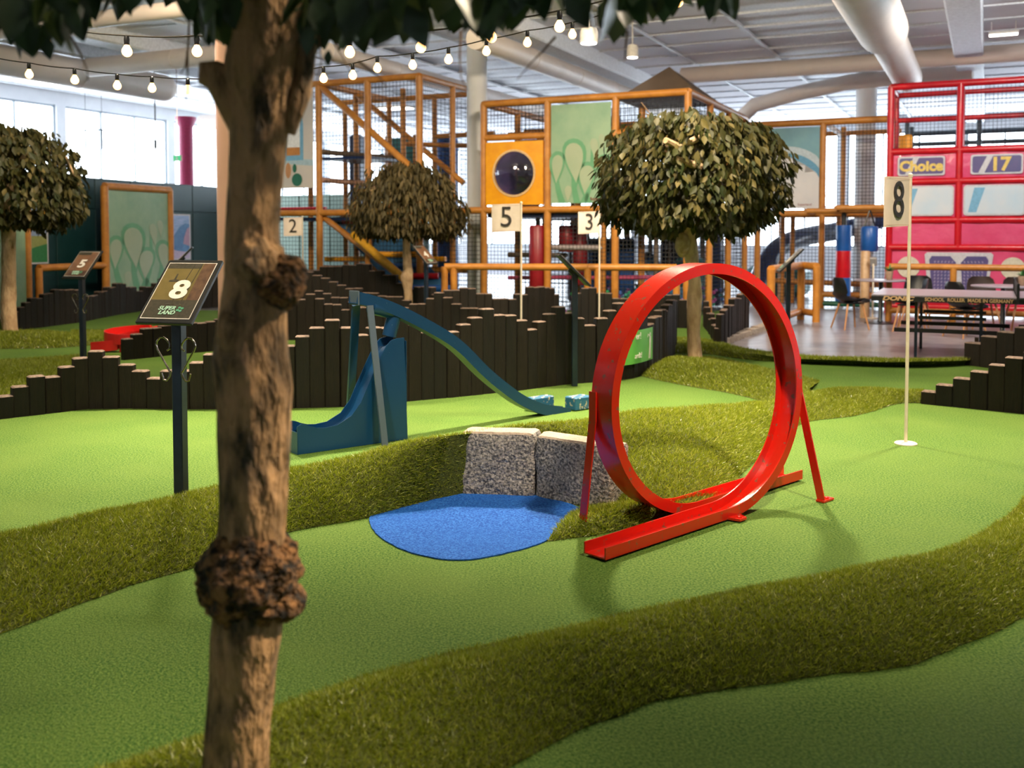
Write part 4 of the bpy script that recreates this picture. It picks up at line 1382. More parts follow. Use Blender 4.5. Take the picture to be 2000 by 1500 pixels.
knob(at(505, 510, D - 0.03), (0.06, 0.07, 0.06), m_bark, t, amp=0.2, freq=14, n=30, seed=2)
knob(at(450, 650, D - 0.06), (0.035, 0.03, 0.05), m_bark, t, amp=0.2, freq=14, n=20, seed=4)
MB().tube([at(490, 230, D), at(450, 172, D - 0.01), at(415, 145, D - 0.02), at(388, 142, D - 0.03)], [0.06, 0.05, 0.034, 0.024], 16).build('branch_stub', m_bark, t, smooth=True)
MB().tube([at(560, 260, D), at(580, 180, D), at(596, 60, D)], [0.02, 0.034, 0.03], 14).build('bark_ridge', m_bark, t, smooth=True)
for (x, y, z) in ((-0.9, 0.3, 2.75), (0.75, 0.35, 2.8), (-0.4, -0.7, 2.85), (0.5, -0.6, 2.8), (0.1, 0.9, 2.85), (1.15, 0.1, 2.7), (-1.2, -0.2, 2.7)):
    tp_ = at(540, -250, D)
    MB().tube([tp_, tp_ + Vector((x * 0.5, y * 0.5, 0.25)), Vector((tp_.x + x, tp_.y + y, z))], [0.05, 0.035, 0.012], 10).build('branch', m_bark, t, smooth=True)
lm3 = leaf_mesh(m_leafd, 1.25)
env = [(-40, 60), (20, 70), (50, 105), (78, 112), (110, 80), (160, 78), (185, 48), (200, 15), (225, 5), (245, 22), (268, 10), (300, -20), (340, 6), (370, 30), (395, 70), (425, 72), (450, 40), (470, 10), (590, 30), (605, 95), (640, 88), (665, 62), (700, 100), (735, 112), (765, 128), (800, 90), (830, 66), (860, 40), (900, 62), (945, 82), (975, 50), (1010, 52), (1045, 46), (1070, 30), (1100, 50), (1130, 76), (1165, 84), (1200, 70), (1225, 80), (1245, 20), (1270, -10), (1300, 40), (1318, 36), (1340, -15), (1385, 10), (1402, 44), (1425, -10), (1500, -40)]
ex, ey = [e[0] for e in env], [e[1] for e in env]
hang = []
cnt = 0
while cnt < 280:
    px = R.uniform(-40, 1440)
    bot = float(np.interp(px, ex, ey))
    if mnoise.noise(Vector((px * 0.021, 0.7, 0))) < -0.12 and R.random() < 0.85: continue
    bot += R.uniform(-45, 14) - (16 if px > 600 else 0)
    if bot < -5 and R.random() < 0.6: continue
    py = bot + 14 - abs(R.gauss(0, 70))
    if 455 < px < 600 and py > -120: continue
    Dl = R.uniform(1.85, 2.75)
    s = R.uniform(0.08, 0.13)
    tipdrop = s * 0.9 * FPX / Dl
    if py + tipdrop > bot + 10: py = bot + 10 - tipdrop
    P = at(px, py, Dl)
    d = Vector((R.gauss(0, .35), R.gauss(0, .35), -1))
    nr = Vector((R.gauss(0, .8), -1 + R.gauss(0, .7), R.gauss(.2, .4)))
    leaf_obj(lm3, P, leaf_matrix(d, nr, s), t)
    cnt += 1
for (px, py, Dl, s) in ((1 * 642, 96, 2.1, 0.036), (604, 50, 2.0, 0.06), (35, 20, 2.1, 0.1), (62, 30, 2.2, 0.09), (88, 66, 2.3, 0.06), (1298, -40, 2.3, 0.1), (1312, -50, 2.4, 0.1), (1400, -30, 2.5, 0.09)):
    leaf_obj(lm3, at(px, py, Dl), leaf_matrix(Vector((R.gauss(0, .15), 0, -1)), (R.gauss(0, .3), -1, 0), s), t)
# hanging twigs
for pts in (((625, -40), (622, 60), (628, 120), (618, 165)), ((372, -20), (368, 90), (362, 130), (352, 145)), ((366, 100), (367, 180), (360, 205)), ((138, 70), (160, 110), (170, 135), (172, 158)),
            ((900, 60), (898, 110), (900, 150), (912, 178)), ((1085, 72), (1060, 100), (1035, 125), (1010, 155)), ((1225, 60), (1222, 95), (1220, 118)), ((630, 0), (640, 60), (668, 110), (690, 150)), ((700, 120), (740, 150), (755, 170))):
    MB().tube([at(x, y, 2.3) for x, y in pts], [0.003, 0.0025, 0.0015] + [0.001] * (len(pts) - 3) if len(pts) > 3 else [0.003, 0.002, 0.0012], 5).build('twig', m_twig, t)
# the crown above the frame
mats_, locs_ = [], []
Ct = at(540, -200, D)
for _ in range(2600):
    a = R.uniform(0, 2 * PI); r = 1.5 * math.sqrt(R.random()); z = 2.35 + R.random() * 0.75 * (1 - (r / 1.7) ** 2)
    P = Vector((Ct.x + 0.15 + r * math.cos(a), Ct.y + r * math.sin(a) * 0.9, z))
    if pix(P)[1] > -130 and P.y > 0.3: continue
    d = Vector((R.gauss(0, .5), R.gauss(0, .5), -R.uniform(.3, 1.2)))
    mats_.append(np.array(leaf_matrix(d, (R.gauss(0, .6), R.gauss(0, .6), 1), R.uniform(.07, .11)))); locs_.append(tuple(P))
m_leafds = tintmat('leaf_dark_mass', (0.012, 0.036, 0.013), (0.1, 0.11, 0.03), 0.4, True, 0.5, 0.2)
bulk('foliage', LEAF_V, LEAF_F, np.array(mats_), np.array(locs_), m_leafds, t, NR.random(len(locs_)))


# ================================================================== FESTOON LIGHTS
def festoon(bulbs, D0, D1, label, rb, ends):
    xs = [b[0] for b in bulbs]
    Df = lambda x: D0 + (D1 - D0) * (x - xs[0]) / (xs[-1] - xs[0])
    anchors = []
    t = thing('festoon_lights', at(*bulbs[0], Df(bulbs[0][0])), label, 'string lights')
    for (x, y) in bulbs:
        c = at(x, y, Df(x))
        s = c + ZZ * (rb * 2.3)
        anchors.append(s + ZZ * 0.02)
        sk = MB().lathe(s, [(0.011, -0.03), (0.014, -0.026), (0.015, 0.0), (0.012, 0.016), (0.004, 0.022)], 10).build('socket', m_black, t, smooth=True)
        MB().lathe(c, [(0.002, -rb), (rb * .5, -rb * .87), (rb * .87, -rb * .5), (rb, 0), (rb * .9, rb * .45), (rb * .6, rb * .95), (rb * .42, rb * 1.3), (rb * .4, rb * 1.5)], 14).build('bulb', m_bulb, t, smooth=True)
    pts = [at(*ends[0], Df(ends[0][0]))] + anchors + [at(*ends[1], Df(ends[1][0]))]
    path = []
    for a, b in zip(pts[:-1], pts[1:]):
        for q in range(6):
            f = q / 6
            path.append(a.lerp(b, f) - ZZ * (0.04 * (b - a).length * 4 * f * (1 - f) * 0.5))
    path.append(pts[-1])
    MB().tube(path, 0.0045, 6).build('cable', m_cable, t, smooth=True)


festoon([(88, 81), (248, 101), (385, 101), (535, 104), (683, 103), (822, 93), (960, 73), (1093, 53), (1237, 16), (1324, 4)], 5.2, 5.0, 'nearer string of larger warm bulbs under the leaves', 0.027, ((-40, 44), (1420, -40)))
festoon([(57, 146), (146, 157), (229, 168), (297, 173), (367, 177), (440, 176), (510, 170), (574, 162), (632, 154), (689, 148), (737, 134), (806, 128), (876, 117), (950, 101), (1030, 84), (1118, 68), (1200, 45)], 7.6, 7.2, 'farther string of small warm bulbs sagging across the upper left', 0.03, ((-30, 108), (1300, 5)))

# ================================================================== PLAY STRUCTURES


def pad(parent, p, q, r=0.065, m=None, name='padded_beam', n=12):
    return MB().tube([p, q], r, n).build(name, m or m_tan, parent, smooth=True)


def net(parent, p00, p10, p01, cell=0.07, wd=0.009, m=None):
    """knotted net between three corners: crossing cords"""
    p00, p10, p01 = Vector(p00), Vector(p10), Vector(p01)
    X, Y = p10 - p00, p01 - p00
    lx, ly = X.length, Y.length
    xn, yn = X.normalized(), Y.normalized()
    nn = xn.cross(yn) * (wd * 0.5)
    mb = MB()
    for i in range(int(lx / cell) + 1):
        a = p00 + xn * min(i * cell, lx)
        mb.add([a - xn * wd / 2, a + xn * wd / 2, a + xn * wd / 2 + Y, a - xn * wd / 2 + Y], [(0, 1, 2, 3)])
    for j in range(int(ly / cell) + 1):
        a = p00 + yn * min(j * cell, ly) + nn
        mb.add([a - yn * wd / 2, a + yn * wd / 2, a + yn * wd / 2 + X, a - yn * wd / 2 + X], [(0, 1, 2, 3)])
    return mb.build('safety_net', m or m_net, parent)


def drop(cx, cz, w_, h, lean, n=22):
    """teardrop outline, point down"""
    pts = []
    for i in range(n):
        a = 2 * PI * i / n
        z = math.cos(a)
        x = math.sin(a) * (0.5 + 0.5 * z) ** 0.75
        pts.append((cx + x * w_ * 1.2 + lean * (z - 1) * -0.5 * h, cz + z * h / 2))
    return pts


def swirl_print(parent, O, X, N, W, H, seed, k=9):
    """printed teardrops and stems on a vinyl sheet; O bottom left corner on the face"""
    rr = random.Random(seed)
    mb = MB()
    for (x0, x1, h) in ((.2, .05, .55), (.45, .36, .5), (.55, .75, .62), (.8, .92, .5), (.65, .5, .45)):
        L, Rr = [], []
        for i in range(9):
            f = i / 8
            x = x0 + (x1 - x0) * (f + 0.25 * math.sin(f * PI * 1.4))
            wd = 0.045 * (1 - f) + 0.012
            L.append(O + X * ((x - wd) * W) + ZZ * (f * h * H)); Rr.append(O + X * ((x + wd) * W) + ZZ * (f * h * H))
        mb.loft([[a, b, b + N * .002, a + N * .002] for a, b in zip(L, Rr)])
    for (cx, cz, w_, h, ln) in ((.38, .42, .21, .46, .12), (.12, .36, .14, .34, -.1), (.62, .24, .17, .34, -.15), (.9, .3, .15, .36, .15)):
        mb.prism([O + X * (x * W) + ZZ * (z * H) + N * 0.001 for x, z in drop(cx, cz, w_ * 1.15, h * 1.12, ln)], N * 0.002)
    # clip the sheet's prints to the sheet
    o = mb.build('printed_stems', m_mintd, parent)
    mb = MB()
    for (cx, cz, w_, h, ln) in ((.38, .42, .18, .42, .12), (.12, .36, .11, .3, -.1), (.62, .24, .14, .3, -.15), (.9, .3, .12, .32, .15), (.72, .55, .08, .24, .2), (.3, .1, .07, .17, -.05), (.85, .62, .06, .18, .1)):
        mb.prism([O + X * (min(1, max(0, x)) * W) + ZZ * (max(0, z) * H) + N * 0.004 for x, z in drop(cx, cz, w_, h, ln)], N * 0.002)
    mb.build('printed_drops', m_mintl, parent)


# ---- middle climbing frame
KM = 1.06
M0 = at(945, 455, 17.6 * KM); M0.z = FL
mp = lambda v, u, z=0.0: M0 + BV * (v * KM) + BU * (u * KM) + ZZ * ((z if z < 1 else CH + (z - CH) * KM) - FL)
MF = thing('play_structure', M0, 'tan padded climbing frame with yellow porthole and mint panel', 'climbing frame')
VS, US, ZT, ZM = (0, 1.22, 2.44, 3.66), (0, 1.4, 2.8, 4.2), 3.75, 1.9
for v in VS:
    pad(MF, mp(v, 0, FL), mp(v, 0, ZT), name='padded_post')
for u in US[1:]:
    pad(MF, mp(3.66, u, FL), mp(3.66, u, ZT), name='padded_post')
    pad(MF, mp(0, u, FL), mp(0, u, ZT), name='padded_post')
for v in VS[1:3]:
    pad(MF, mp(v, 1.4, FL), mp(v, 1.4, ZT), name='padded_post'); pad(MF, mp(v, 4.2, FL), mp(v, 4.2, ZT), name='padded_post')
for z in (ZM, ZT):
    for a, b in zip(VS[:-1], VS[1:]):
        pad(MF, mp(a, 0, z), mp(b, 0, z)); pad(MF, mp(a, 4.2, z), mp(b, 4.2, z))
    for a, b in zip(US[:-1], US[1:]):
        pad(MF, mp(3.66, a, z), mp(3.66, b, z)); pad(MF, mp(0, a, z), mp(0, b, z))
pad(MF, mp(0, 0, 3.16), mp(1.22, 0, 3.16), 0.06)
pad(MF, mp(2.44, 0, 3.14), mp(3.66, 0, 3.14), 0.06)
for z, u in ((3.3, .9), (3.42, 1.6), (3.3, 2.2), (3.5, 3.0), (3.2, 1.4)):
    pad(MF, mp(0.05, u, z), mp(3.6, u, z), 0.045, m_tan if u < 2 else m_yel, 'roller')
MB().box(mp(1.83, 2.1, 1.8), (3.8, 4.3, 0.08), AXB).build('deck', m_darkb, MF)
# yellow porthole panel
Oz, hs = 2.53, 0.545
cx = 0.61
sq, ci = [], []
for k in range(48):
    a = 2 * PI * k / 48
    c, s = math.cos(a), math.sin(a)
    f = hs / max(abs(c), abs(s))
    sq.append((cx + c * f, Oz + s * f)); ci.append((cx + c * 0.385, Oz + s * 0.385))
q = lambda pts, u: [mp(x, u, z) for x, z in pts]
mb = MB()
ring = [q(sq, -0.05), q(ci, -0.05), q(ci, 0.0), q(sq, 0.0), q(sq, -0.05)]
mb.loft(ring, True, False)
yp = mb.build('porthole_panel', m_yel, MF)
mb = MB(); mb.loft([q([(cx + math.cos(2 * PI * k / 48) * r, Oz + math.sin(2 * PI * k / 48) * r) for k in range(48)], u) for r, u in ((0.41, -0.052), (0.41, -0.065), (0.375, -0.065), (0.375, -0.052))], True, False)
mb.build('porthole_rim', mat('pale_plastic', (0.75, 0.5, 0.25), 0.3), yp)
mb = MB(); mb.loft([q([(cx + math.cos(2 * PI * k / 32) * r, Oz + math.sin(2 * PI * k / 32) * r) for k in range(32)], u) for r, u in ((0.385, -0.05), (0.33, -0.13), (0.2, -0.19), (0.01, -0.21))], True, False)
mb.build('clear_dome', glass('clear_plastic', (0.82, 0.8, 0.85), 0.12), yp, smooth=True)
# mint banner
mb = MB(); mb.box(mp(1.83, -0.02, 2.83), (1.134, 0.012, 1.76), AXB)
bn = mb.build('mint_banner', m_mint, MF)
swirl_print(bn, mp(1.83 - .535, -0.03, 2.0), BV, -BU, 1.134, 1.7, 2)
text('Superland', 0.075, m_redbag, bn, mp(2.15, -0.04, 2.07), BV, ZZ)
# nets
for v0, v1, z0, z1 in ((0, 1.22, FL, 1.9), (1.22, 2.44, FL, 1.9), (2.44, 3.66, FL, 1.9), (0, 1.22, 3.16, 3.75), (2.44, 3.66, 1.9, 3.75)):
    net(MF, mp(v0, 0.02, z0), mp(v1, 0.02, z0), mp(v0, 0.02, z1))
for u0, u1 in zip(US[:-1], US[1:]):
    net(MF, mp(3.64, u0, FL), mp(3.64, u1, FL), mp(3.64, u0, ZM)); net(MF, mp(3.64, u0, ZM), mp(3.64, u1, ZM), mp(3.64, u0, ZT))
net(MF, mp(0, 4.2, FL), mp(3.66, 4.2, FL), mp(0, 4.2, ZT), 0.1)
for u in (1.4, 2.8):
    net(MF, mp(0, u, FL), mp(3.66, u, FL), mp(0, u, ZM), 0.09, 0.012); net(MF, mp(0, u, ZM), mp(3.66, u, ZM), mp(0, u, ZT), 0.09, 0.012)
MB().box(mp(0.1, 1.15, 2.55), (1.0, 0.08, 1.2), AXB, bev=0.03).build('dim_interior_panel', m_purple, MF)  # dark panels added to stand for the dim interior of the frame
MB().box(mp(2.9, 3.2, 2.7), (1.3, 0.08, 1.3), AXB, bev=0.03).build('dim_interior_panel', m_roof, MF)
for (v, u, m, s, h) in ((0.5, 3.4, m_darkb, .5, 1.2), (3.0, 2.6, m_tealp, .55, 1.0), (2.4, 3.6, m_darkb, .5, 1.5), (1.0, 2.6, m_ramp, .4, .8), (3.2, 3.7, m_darkb, .3, 1.6)):
    MB().box(mp(v, u, h / 2), (s, .4, h), AXB, bev=0.05).build('soft_block', m, MF)
for v, u in ((.3, 2.0), (.8, 3.0), (1.6, 2.3), (2.0, 3.3), (2.8, 1.9), (3.1, 3.1), (.6, 1.0), (2.9, .8)):
    pad(MF, mp(v, u, FL), mp(v, u, 1.85), 0.045, m_roof, 'inner_post')
# canvas roof
ap = mp(2.9, 1.5, 4.42)
cs = [mp(2.15, 0.75, 3.8), mp(3.66, 0.75, 3.8), mp(3.66, 2.3, 3.8), mp(2.15, 2.3, 3.8)]
mb = MB(); mb.add(cs + [ap], [(0, 1, 4), (1, 2, 4), (2, 3, 4), (3, 0, 4), (3, 2, 1, 0)])
mb.build('canvas_roof', m_roof, MF)
MB().box(mp(1.15, 0.35, 3.3), (0.16, 0.16, 0.25), AXB, bev=0.03).build('yellow_bumper', m_yel, MF)
MB().box(mp(1.83, 1.5, 0.85), (0.95, 0.12, 1.1), AXB, bev=0.04).build('blue_bumper', m_bluebag, MF)
pad(MF, mp(1.22, 0.1, 1.25), mp(2.2, 0.1, 1.25), 0.05, mat('grey_vinyl', (0.4, 0.34, 0.34), 0.4)); pad(MF, mp(2.2, 0.1, FL), mp(2.2, 0.1, 1.9), 0.05, name='padded_post')
pad(MF, mp(0.05, 0.9, 1.1), mp(1.2, 0.9, 1.1), 0.05, m_roof); pad(MF, mp(0.0, 1.0, 0.62), mp(3.6, 1.0, 0.7), 0.04, mat('pink_tube', (0.6, 0.08, 0.2), 0.4))
MB().tube([mp(2.3, 2.2, 1.0), mp(2.9, 1.3, 0.55), mp(3.3, 0.7, 0.35)], 0.17, 10).build('small_slide', m_ramp, MF, smooth=True)

# punch bags hanging under the deck
for (px, D, y0, y1, lab) in ((1049, 18.2, 440, 572, 'dark red hanging punch bag left of the blue bumper'), (1106, 18.6, 440, 492, 'short dark red punch bag behind flag 3'), (1132, 18.8, 442, 556, 'dark red punch bag partly behind flag 3')):
    c = at(px, y1, D)
    zt_ = zat(y0, D)
    t = thing('punch_bag', c, lab, 'punch bag')
    MB().lathe(c, [(0.13, 0), (0.145, 0.03), (0.145, zt_ - c.z - 0.03), (0.12, zt_ - c.z)], 18).build('bag', m_redbag, t, smooth=True)
    for s in (-1, 1):
        MB().tube([Vector((c.x + s * .1, c.y, zt_)), Vector((c.x, c.y, 1.78))], 0.01, 6).build('strap', m_black, t)
# ball pit
bv, bf = [], []
for i in range(5):
    for k in range(8):
        ph, a = PI * (i + .0) / 4, 2 * PI * k / 8
        bv.append((math.sin(ph) * math.cos(a), math.sin(ph) * math.sin(a), math.cos(ph)))
for i in range(4):
    for k in range(8):
        bf.append((i * 8 + k, (i + 1) * 8 + k, (i + 1) * 8 + (k + 1) % 8, i * 8 + (k + 1) % 8))
nb = 420
loc = np.array([tuple(mp(R.uniform(1.4, 3.55), R.uniform(0.15, 3.8), 0.05 + 0.4 * R.random())) for _ in range(nb)])
bl = bulk('play_balls', bv, bf, np.repeat(np.eye(3)[None] * 0.04, nb, 0), loc, tintmat('ball_colours', (0.02, 0.35, 0.1), (0.6, 0.05, 0.25), 0.35, True, 0.5, 0, (0.5, (0.05, 0.2, 0.6))), None, NR.random(nb))
tag(bl, 'loose green blue and pink play balls in the ball pit under the climbing frame', 'balls')

# ---- left climbing tower
Q0 = at(820, 455, 19.0); Q0.z = FL
tp2 = lambda v, u, z=0.0: Q0 + BV * v + BU * u + ZZ * (z - FL)
TW = thing('play_structure', Q0, 'taller tan padded climbing tower with diagonal tubes on the left', 'climbing frame')
TZ = 4.46
for v in (0, -1.16, -2.32, -3.5):
    for u in (0, 1.3, 2.6):
        pad(TW, tp2(v, u, FL), tp2(v, u, TZ), 0.06 if u else 0.07, name='padded_post')
for z in (ZM, TZ):
    pad(TW, tp2(-3.6, 0, z), tp2(0, 0, z)); pad(TW, tp2(-3.6, 2.6, z), tp2(0, 2.6, z), 0.06)
    for v in (0, -2.32):
        pad(TW, tp2(v, 0, z), tp2(v, 2.6, z), 0.06)
pad(TW, tp2(0, 0, ZM), mp(0, 0.0, ZM))
for z in (3.12, 2.56):
    pad(TW, tp2(-2.32, 0.0, z), tp2(-1.16, 1.3, z - 0.1), 0.055, m_roof if z > 3 else mat('faded_tube', (0.4, 0.22, 0.16), 0.5))
pad(TW, tp2(-1.16, 2.6, 3.6), tp2(0.3, 2.6, 3.6), 0.055); pad(TW, tp2(-1.5, 2.0, 3.4), tp2(0.1, 2.0, 3.3), 0.05)
pad(TW, tp2(-2.28, 0.02, 4.4), tp2(0.05, 0.02, 2.55), 0.068, name='diagonal_tube')
pad(TW, tp2(-2.28, 1.3, 4.4), tp2(0.25, 1.3, 2.5), 0.06, name='diagonal_tube')
pad(TW, tp2(-2.3, 0.1, 1.82), at(792, 548, 18.3), 0.06, name='diagonal_tube')
MB().tube([at(690, 458, 19.0), at(792, 547, 18.15)], 0.075, 12).build('yellow_sleeve', mat('yellow_sleeve', (0.72, 0.36, 0.01), 0.45), TW, smooth=True)
pad(TW, tp2(-3.6, 0.25, 1.99), tp2(-2.34, 0.25, 1.99), 0.04, m_busred, 'red_strip')
pad(TW, tp2(-2.9, 1.0, 0.95), tp2(0.0, 1.0, 0.98), 0.05, m_yel); pad(TW, tp2(-3.2, 1.3, 0.75), tp2(0.6, 1.3, 0.75), 0.06)
MB().box(tp2(-1.75, 1.3, 1.78), (3.4, 2.5, 0.06), AXB).build('deck', m_darkb, TW)
MB().box(tp2(-1.74, .65, 2.98), (1.1, 1.2, 0.05), AXB).build('deck', m_darkb, TW)
tl_, tr_, br_, bl_ = at(648, 425, 20.2), at(748, 425, 20.0), at(900, 585, 18.5), at(800, 585, 18.7)
mb = MB(); mb.prism([tl_, tr_, br_, bl_], (0, 0, -0.08)); rp = mb.build('climbing_ramp', m_ramp, TW)
for f, m, r in ((.08, m_busred, .06), (.27, m_gmat, .06), (.5, m_yel, .06), (.64, m_bluebag, .06), (.76, m_busred, .06), (.9, m_bluebag, .06)):
    a, b = tl_.lerp(bl_, f), tr_.lerp(br_, f)
    MB().tube([a + (b - a) * .1 + ZZ * .05, b - (b - a) * .05 + ZZ * .05], r, 10).build('foot_bar', m, rp, smooth=True)
for v0, v1 in ((-3.5, -2.32), (-2.32, -1.16), (-1.16, 0)):
    net(TW, tp2(v0, 0.03, ZM), tp2(v1, 0.03, ZM), tp2(v0, 0.03, TZ), 0.08); net(TW, tp2(v0, 0.03, FL), tp2(v1, 0.03, FL), tp2(v0, 0.03, ZM), 0.08)
net(TW, tp2(0, 0, ZM), tp2(0, 2.6, ZM), tp2(0, 0, TZ), 0.08); net(TW, tp2(0, 0, FL), mp(0, 0, FL), tp2(0, 0, ZM), 0.08)
net(TW, tp2(-3.5, 2.6, FL), tp2(0, 2.6, FL), tp2(-3.5, 2.6, TZ), 0.1)
# castle print banner
c0 = tp2(-3.45, -0.03, 2.4)
mb = MB(); mb.prism([c0, c0 + BV * 1.02, c0 + BV * 1.02 + ZZ * 1.98, c0 + ZZ * 1.98], -BU * 0.012)
cb = mb.build('castle_banner', mat('cream_vinyl', (0.62, 0.55, 0.48), 0.5, (0.56, 0.52, 0.48), 2), TW)


def arch(x0, x1, z0, z1, n=12):
    r = (x1 - x0) / 2
    return [(x0, z0), (x1, z0)] + [((x0 + x1) / 2 + r * math.cos(a), z1 - r + r * math.sin(a)) for a in np.linspace(0, PI, n)]


for pts, m, dz in ((arch(.28, .78, .56, 1.52), m_sky, 0.014), (arch(.36, .7, .66, 1.44), mat('print_white', (0.85, 0.85, 0.85), 0.5), 0.017), ([(.36, .66), (.7, .66), (.7, .82), (.36, .82)], m_tan, 0.019),
                   ([(.62 + .13 * math.cos(a), .17 + .13 * math.sin(a)) for a in np.linspace(0, 2 * PI, 20)[:-1]], m_gmat, .015), ([(.56 + .05 * math.cos(a), .4 + .09 * math.sin(a)) for a in np.linspace(0, 2 * PI, 14)[:-1]], m_gmat, .015),
                   ([(.4 + .07 * math.cos(a), .36 + .16 * math.sin(a)) for a in np.linspace(0, 2 * PI, 14)[:-1]], m_wood, .015), ([(0, .52), (1.02, .44), (1.02, .56), (0, .64)], mat('pale_blue_print', (0.4, 0.55, 0.62), .5), .013)):
    MB().prism([c0 + BV * x + ZZ * z - BU * dz for x, z in pts], -BU * 0.002).build('print', m, cb)
# things inside / behind the tower
c = at(783, 325, 23.2)
t = thing('teal_panel', Vector((c.x, c.y, FL)), 'teal vinyl panel with grey oval seen through the tower', 'panel')
MB().box(Vector((c.x, c.y, 2.7)), (0.7, 0.06, 2.0), AXB, bev=0.02).build('panel_sheet', m_tealp, t)
MB().lathe(Vector((c.x, c.y, 2.85)) - BU * 0.04, [(0.22, 0), (0.22, 0.01)], 24, ax=(BV, ZZ * 1.9, -BU)).build('oval_patch', mat('grey_patch', (0.4, 0.42, 0.42), 0.5), t)
for s in (-1, 1): pad(t, Vector((c.x, c.y, FL)) + BV * .38 * s, Vector((c.x, c.y, 3.75)) + BV * .38 * s, 0.05, name='padded_post')
c = at(873, 350, 22.9)
o = MB().lathe(Vector((c.x, c.y, FL)), [(0.26, 0), (0.27, 0.1), (0.27, 3.55), (0.24, 3.68), (0.05, 3.72)], 20).build('padded_column', m_bluebag, loc=(c.x, c.y, FL), smooth=True)
tag(o, 'upright dark blue padded roll right of the tower', 'padded column')
MB_ = MB().box(Vector((at(697, 300, 23.6).x, 23.6, 2.6)), (0.3, 0.3, 2.4), AXB, bev=0.05).build('padded_column', m_darkb, loc=(at(697, 300, 23.6).x, 23.6, 1.4))
tag(MB_, 'square navy padded post behind the tower diagonals', 'padded column')

# ---- right climbing frame with rainbow banner
S0 = Vector((4.6, 21.2, FL))
sp = lambda v, u, z=0.0: S0 + BV * v + BU * u + ZZ * (z - FL)
RF = thing('play_structure', sp(1.9, 0), 'tan padded frame with rainbow and cloud banner right of the round tree', 'climbing frame')
for v, u in ((0.6, 0), (1.9, 0), (3.2, 0), (0.9, 1.2), (1.1, 1.3), (2.15, 1.2), (3.2, 1.4), (0.6, 2.6), (1.9, 2.6)):
    pad(RF, sp(v, u, FL), sp(v, u, 3.75 if (u == 0 or v > 2) else 1.9), 0.065 if u == 0 else 0.055, name='padded_post')
for z in (ZM, 3.75):
    pad(RF, sp(-0.6, 0, z), sp(3.2, 0, z), 0.07)
    pad(RF, sp(1.9, 0, z), sp(1.9, 2.6, z), 0.055); pad(RF, sp(0.6, 2.6, z), sp(3.2, 2.6, z), 0.055)
pad(RF, sp(0.6, 1.2, 0.45), sp(3.2, 1.2, 0.4), 0.06); pad(RF, sp(1.9, 0, 0.25), sp(3.4, 0, 0.25), 0.06)
pad(RF, sp(1.9, 0, 0.06), sp(3.2, 0, 0.06), 0.05, m_gmat, 'green_strip')
net(RF, sp(1.9, 0, ZM), sp(3.2, 0, ZM), sp(1.9, 0, 3.75)); net(RF, sp(1.9, 0.02, FL), sp(3.2, 0.02, FL), sp(1.9, 0.02, ZM)); net(RF, sp(-0.6, 0.02, FL), sp(1.9, 0.02, FL), sp(-0.6, 0.02, ZM))
c0 = sp(0.66, -0.02, 2.0)
W_, H_ = 1.18, 1.66
mb = MB(); mb.prism([c0, c0 + BV * W_, c0 + BV * W_ + ZZ * H_, c0 + ZZ * H_], -BU * 0.012)
rb = mb.build('rainbow_banner', mat('teal_sky_vinyl', (0.16, 0.36, 0.4), 0.45, (0.12, 0.3, 0.38), 2), RF)
for r0, r1, m, dz in ((.98, .84, mat('print_pale_arc', (.5, .6, .65), .5), .014), (.84, .58, mat('print_mid_blue', (.1, .32, .5), .5), .0145), (.58, .36, mat('print_light_blue', (.24, .45, .6), .5), .015)):
    mb = MB()
    A_ = [(.52 + r0 * math.cos(a), .3 + r0 * math.sin(a)) for a in np.linspace(.0, PI, 25)]
    B_ = [(.52 + r1 * math.cos(a), .3 + r1 * math.sin(a)) for a in np.linspace(.0, PI, 25)]
    mb.loft([[c0 + BV * min(W_, max(0, a[0])) + ZZ * a[1] - BU * dz, c0 + BV * min(W_, max(0, b[0])) + ZZ * b[1] - BU * dz, c0 + BV * min(W_, max(0, b[0])) + ZZ * b[1] - BU * (dz + .001), c0 + BV * min(W_, max(0, a[0])) + ZZ * a[1] - BU * (dz + .001)] for a, b in zip(A_, B_)])
    mb.build('print', m, rb)
cl = [(0, 0), (W_, 0), (W_, .62)]
for (cx, cz, r) in ((1.0, .62, .16), (.8, .74, .18), (.55, .86, .2), (.28, .98, .22), (.08, 1.0, .16)):
    cl += [(min(W_, max(0, cx + r * math.cos(a))), cz + r * math.sin(a)) for a in np.linspace(.3, 2.6, 8)]
MB().prism([c0 + BV * x + ZZ * z - BU * .017 for x, z in cl], -BU * .001).build('cloud_print', mat('print_cloud', (0.62, 0.62, 0.64), 0.5, (0.7, 0.68, 0.68), 2), rb)
text('Superland', 0.07, m_redbag, rb, c0 + BV * .9 + ZZ * .08 - BU * .022, BV, ZZ)

# navy tube slide
pts = index_sample([at(1478, 560, 21.6), at(1495, 515, 22.0), at(1512, 488, 22.3), at(1545, 468, 22.8), at(1590, 458, 23.5), at(1640, 452, 24.2), at(1720, 430, 24.6), at(1800, 400, 24.8)], 30)
o = MB().tube([tuple(p) for p in pts], 0.22, 14).build('tube_slide', m_darkb, loc=at(1478, 560, 21.6), smooth=True)
tag(o, 'curved navy slide behind the right climbing frame', 'slide')
c = at(1520, 530, 24.0)
o = MB().box(Vector((c.x, c.y, 0.35)), (1.4, 1.0, 0.7), AXB, bev=0.12).build('soft_block', m_tealp, loc=(c.x, c.y, FL))
tag(o, 'large teal soft block behind the edge-on hole sign', 'soft block')

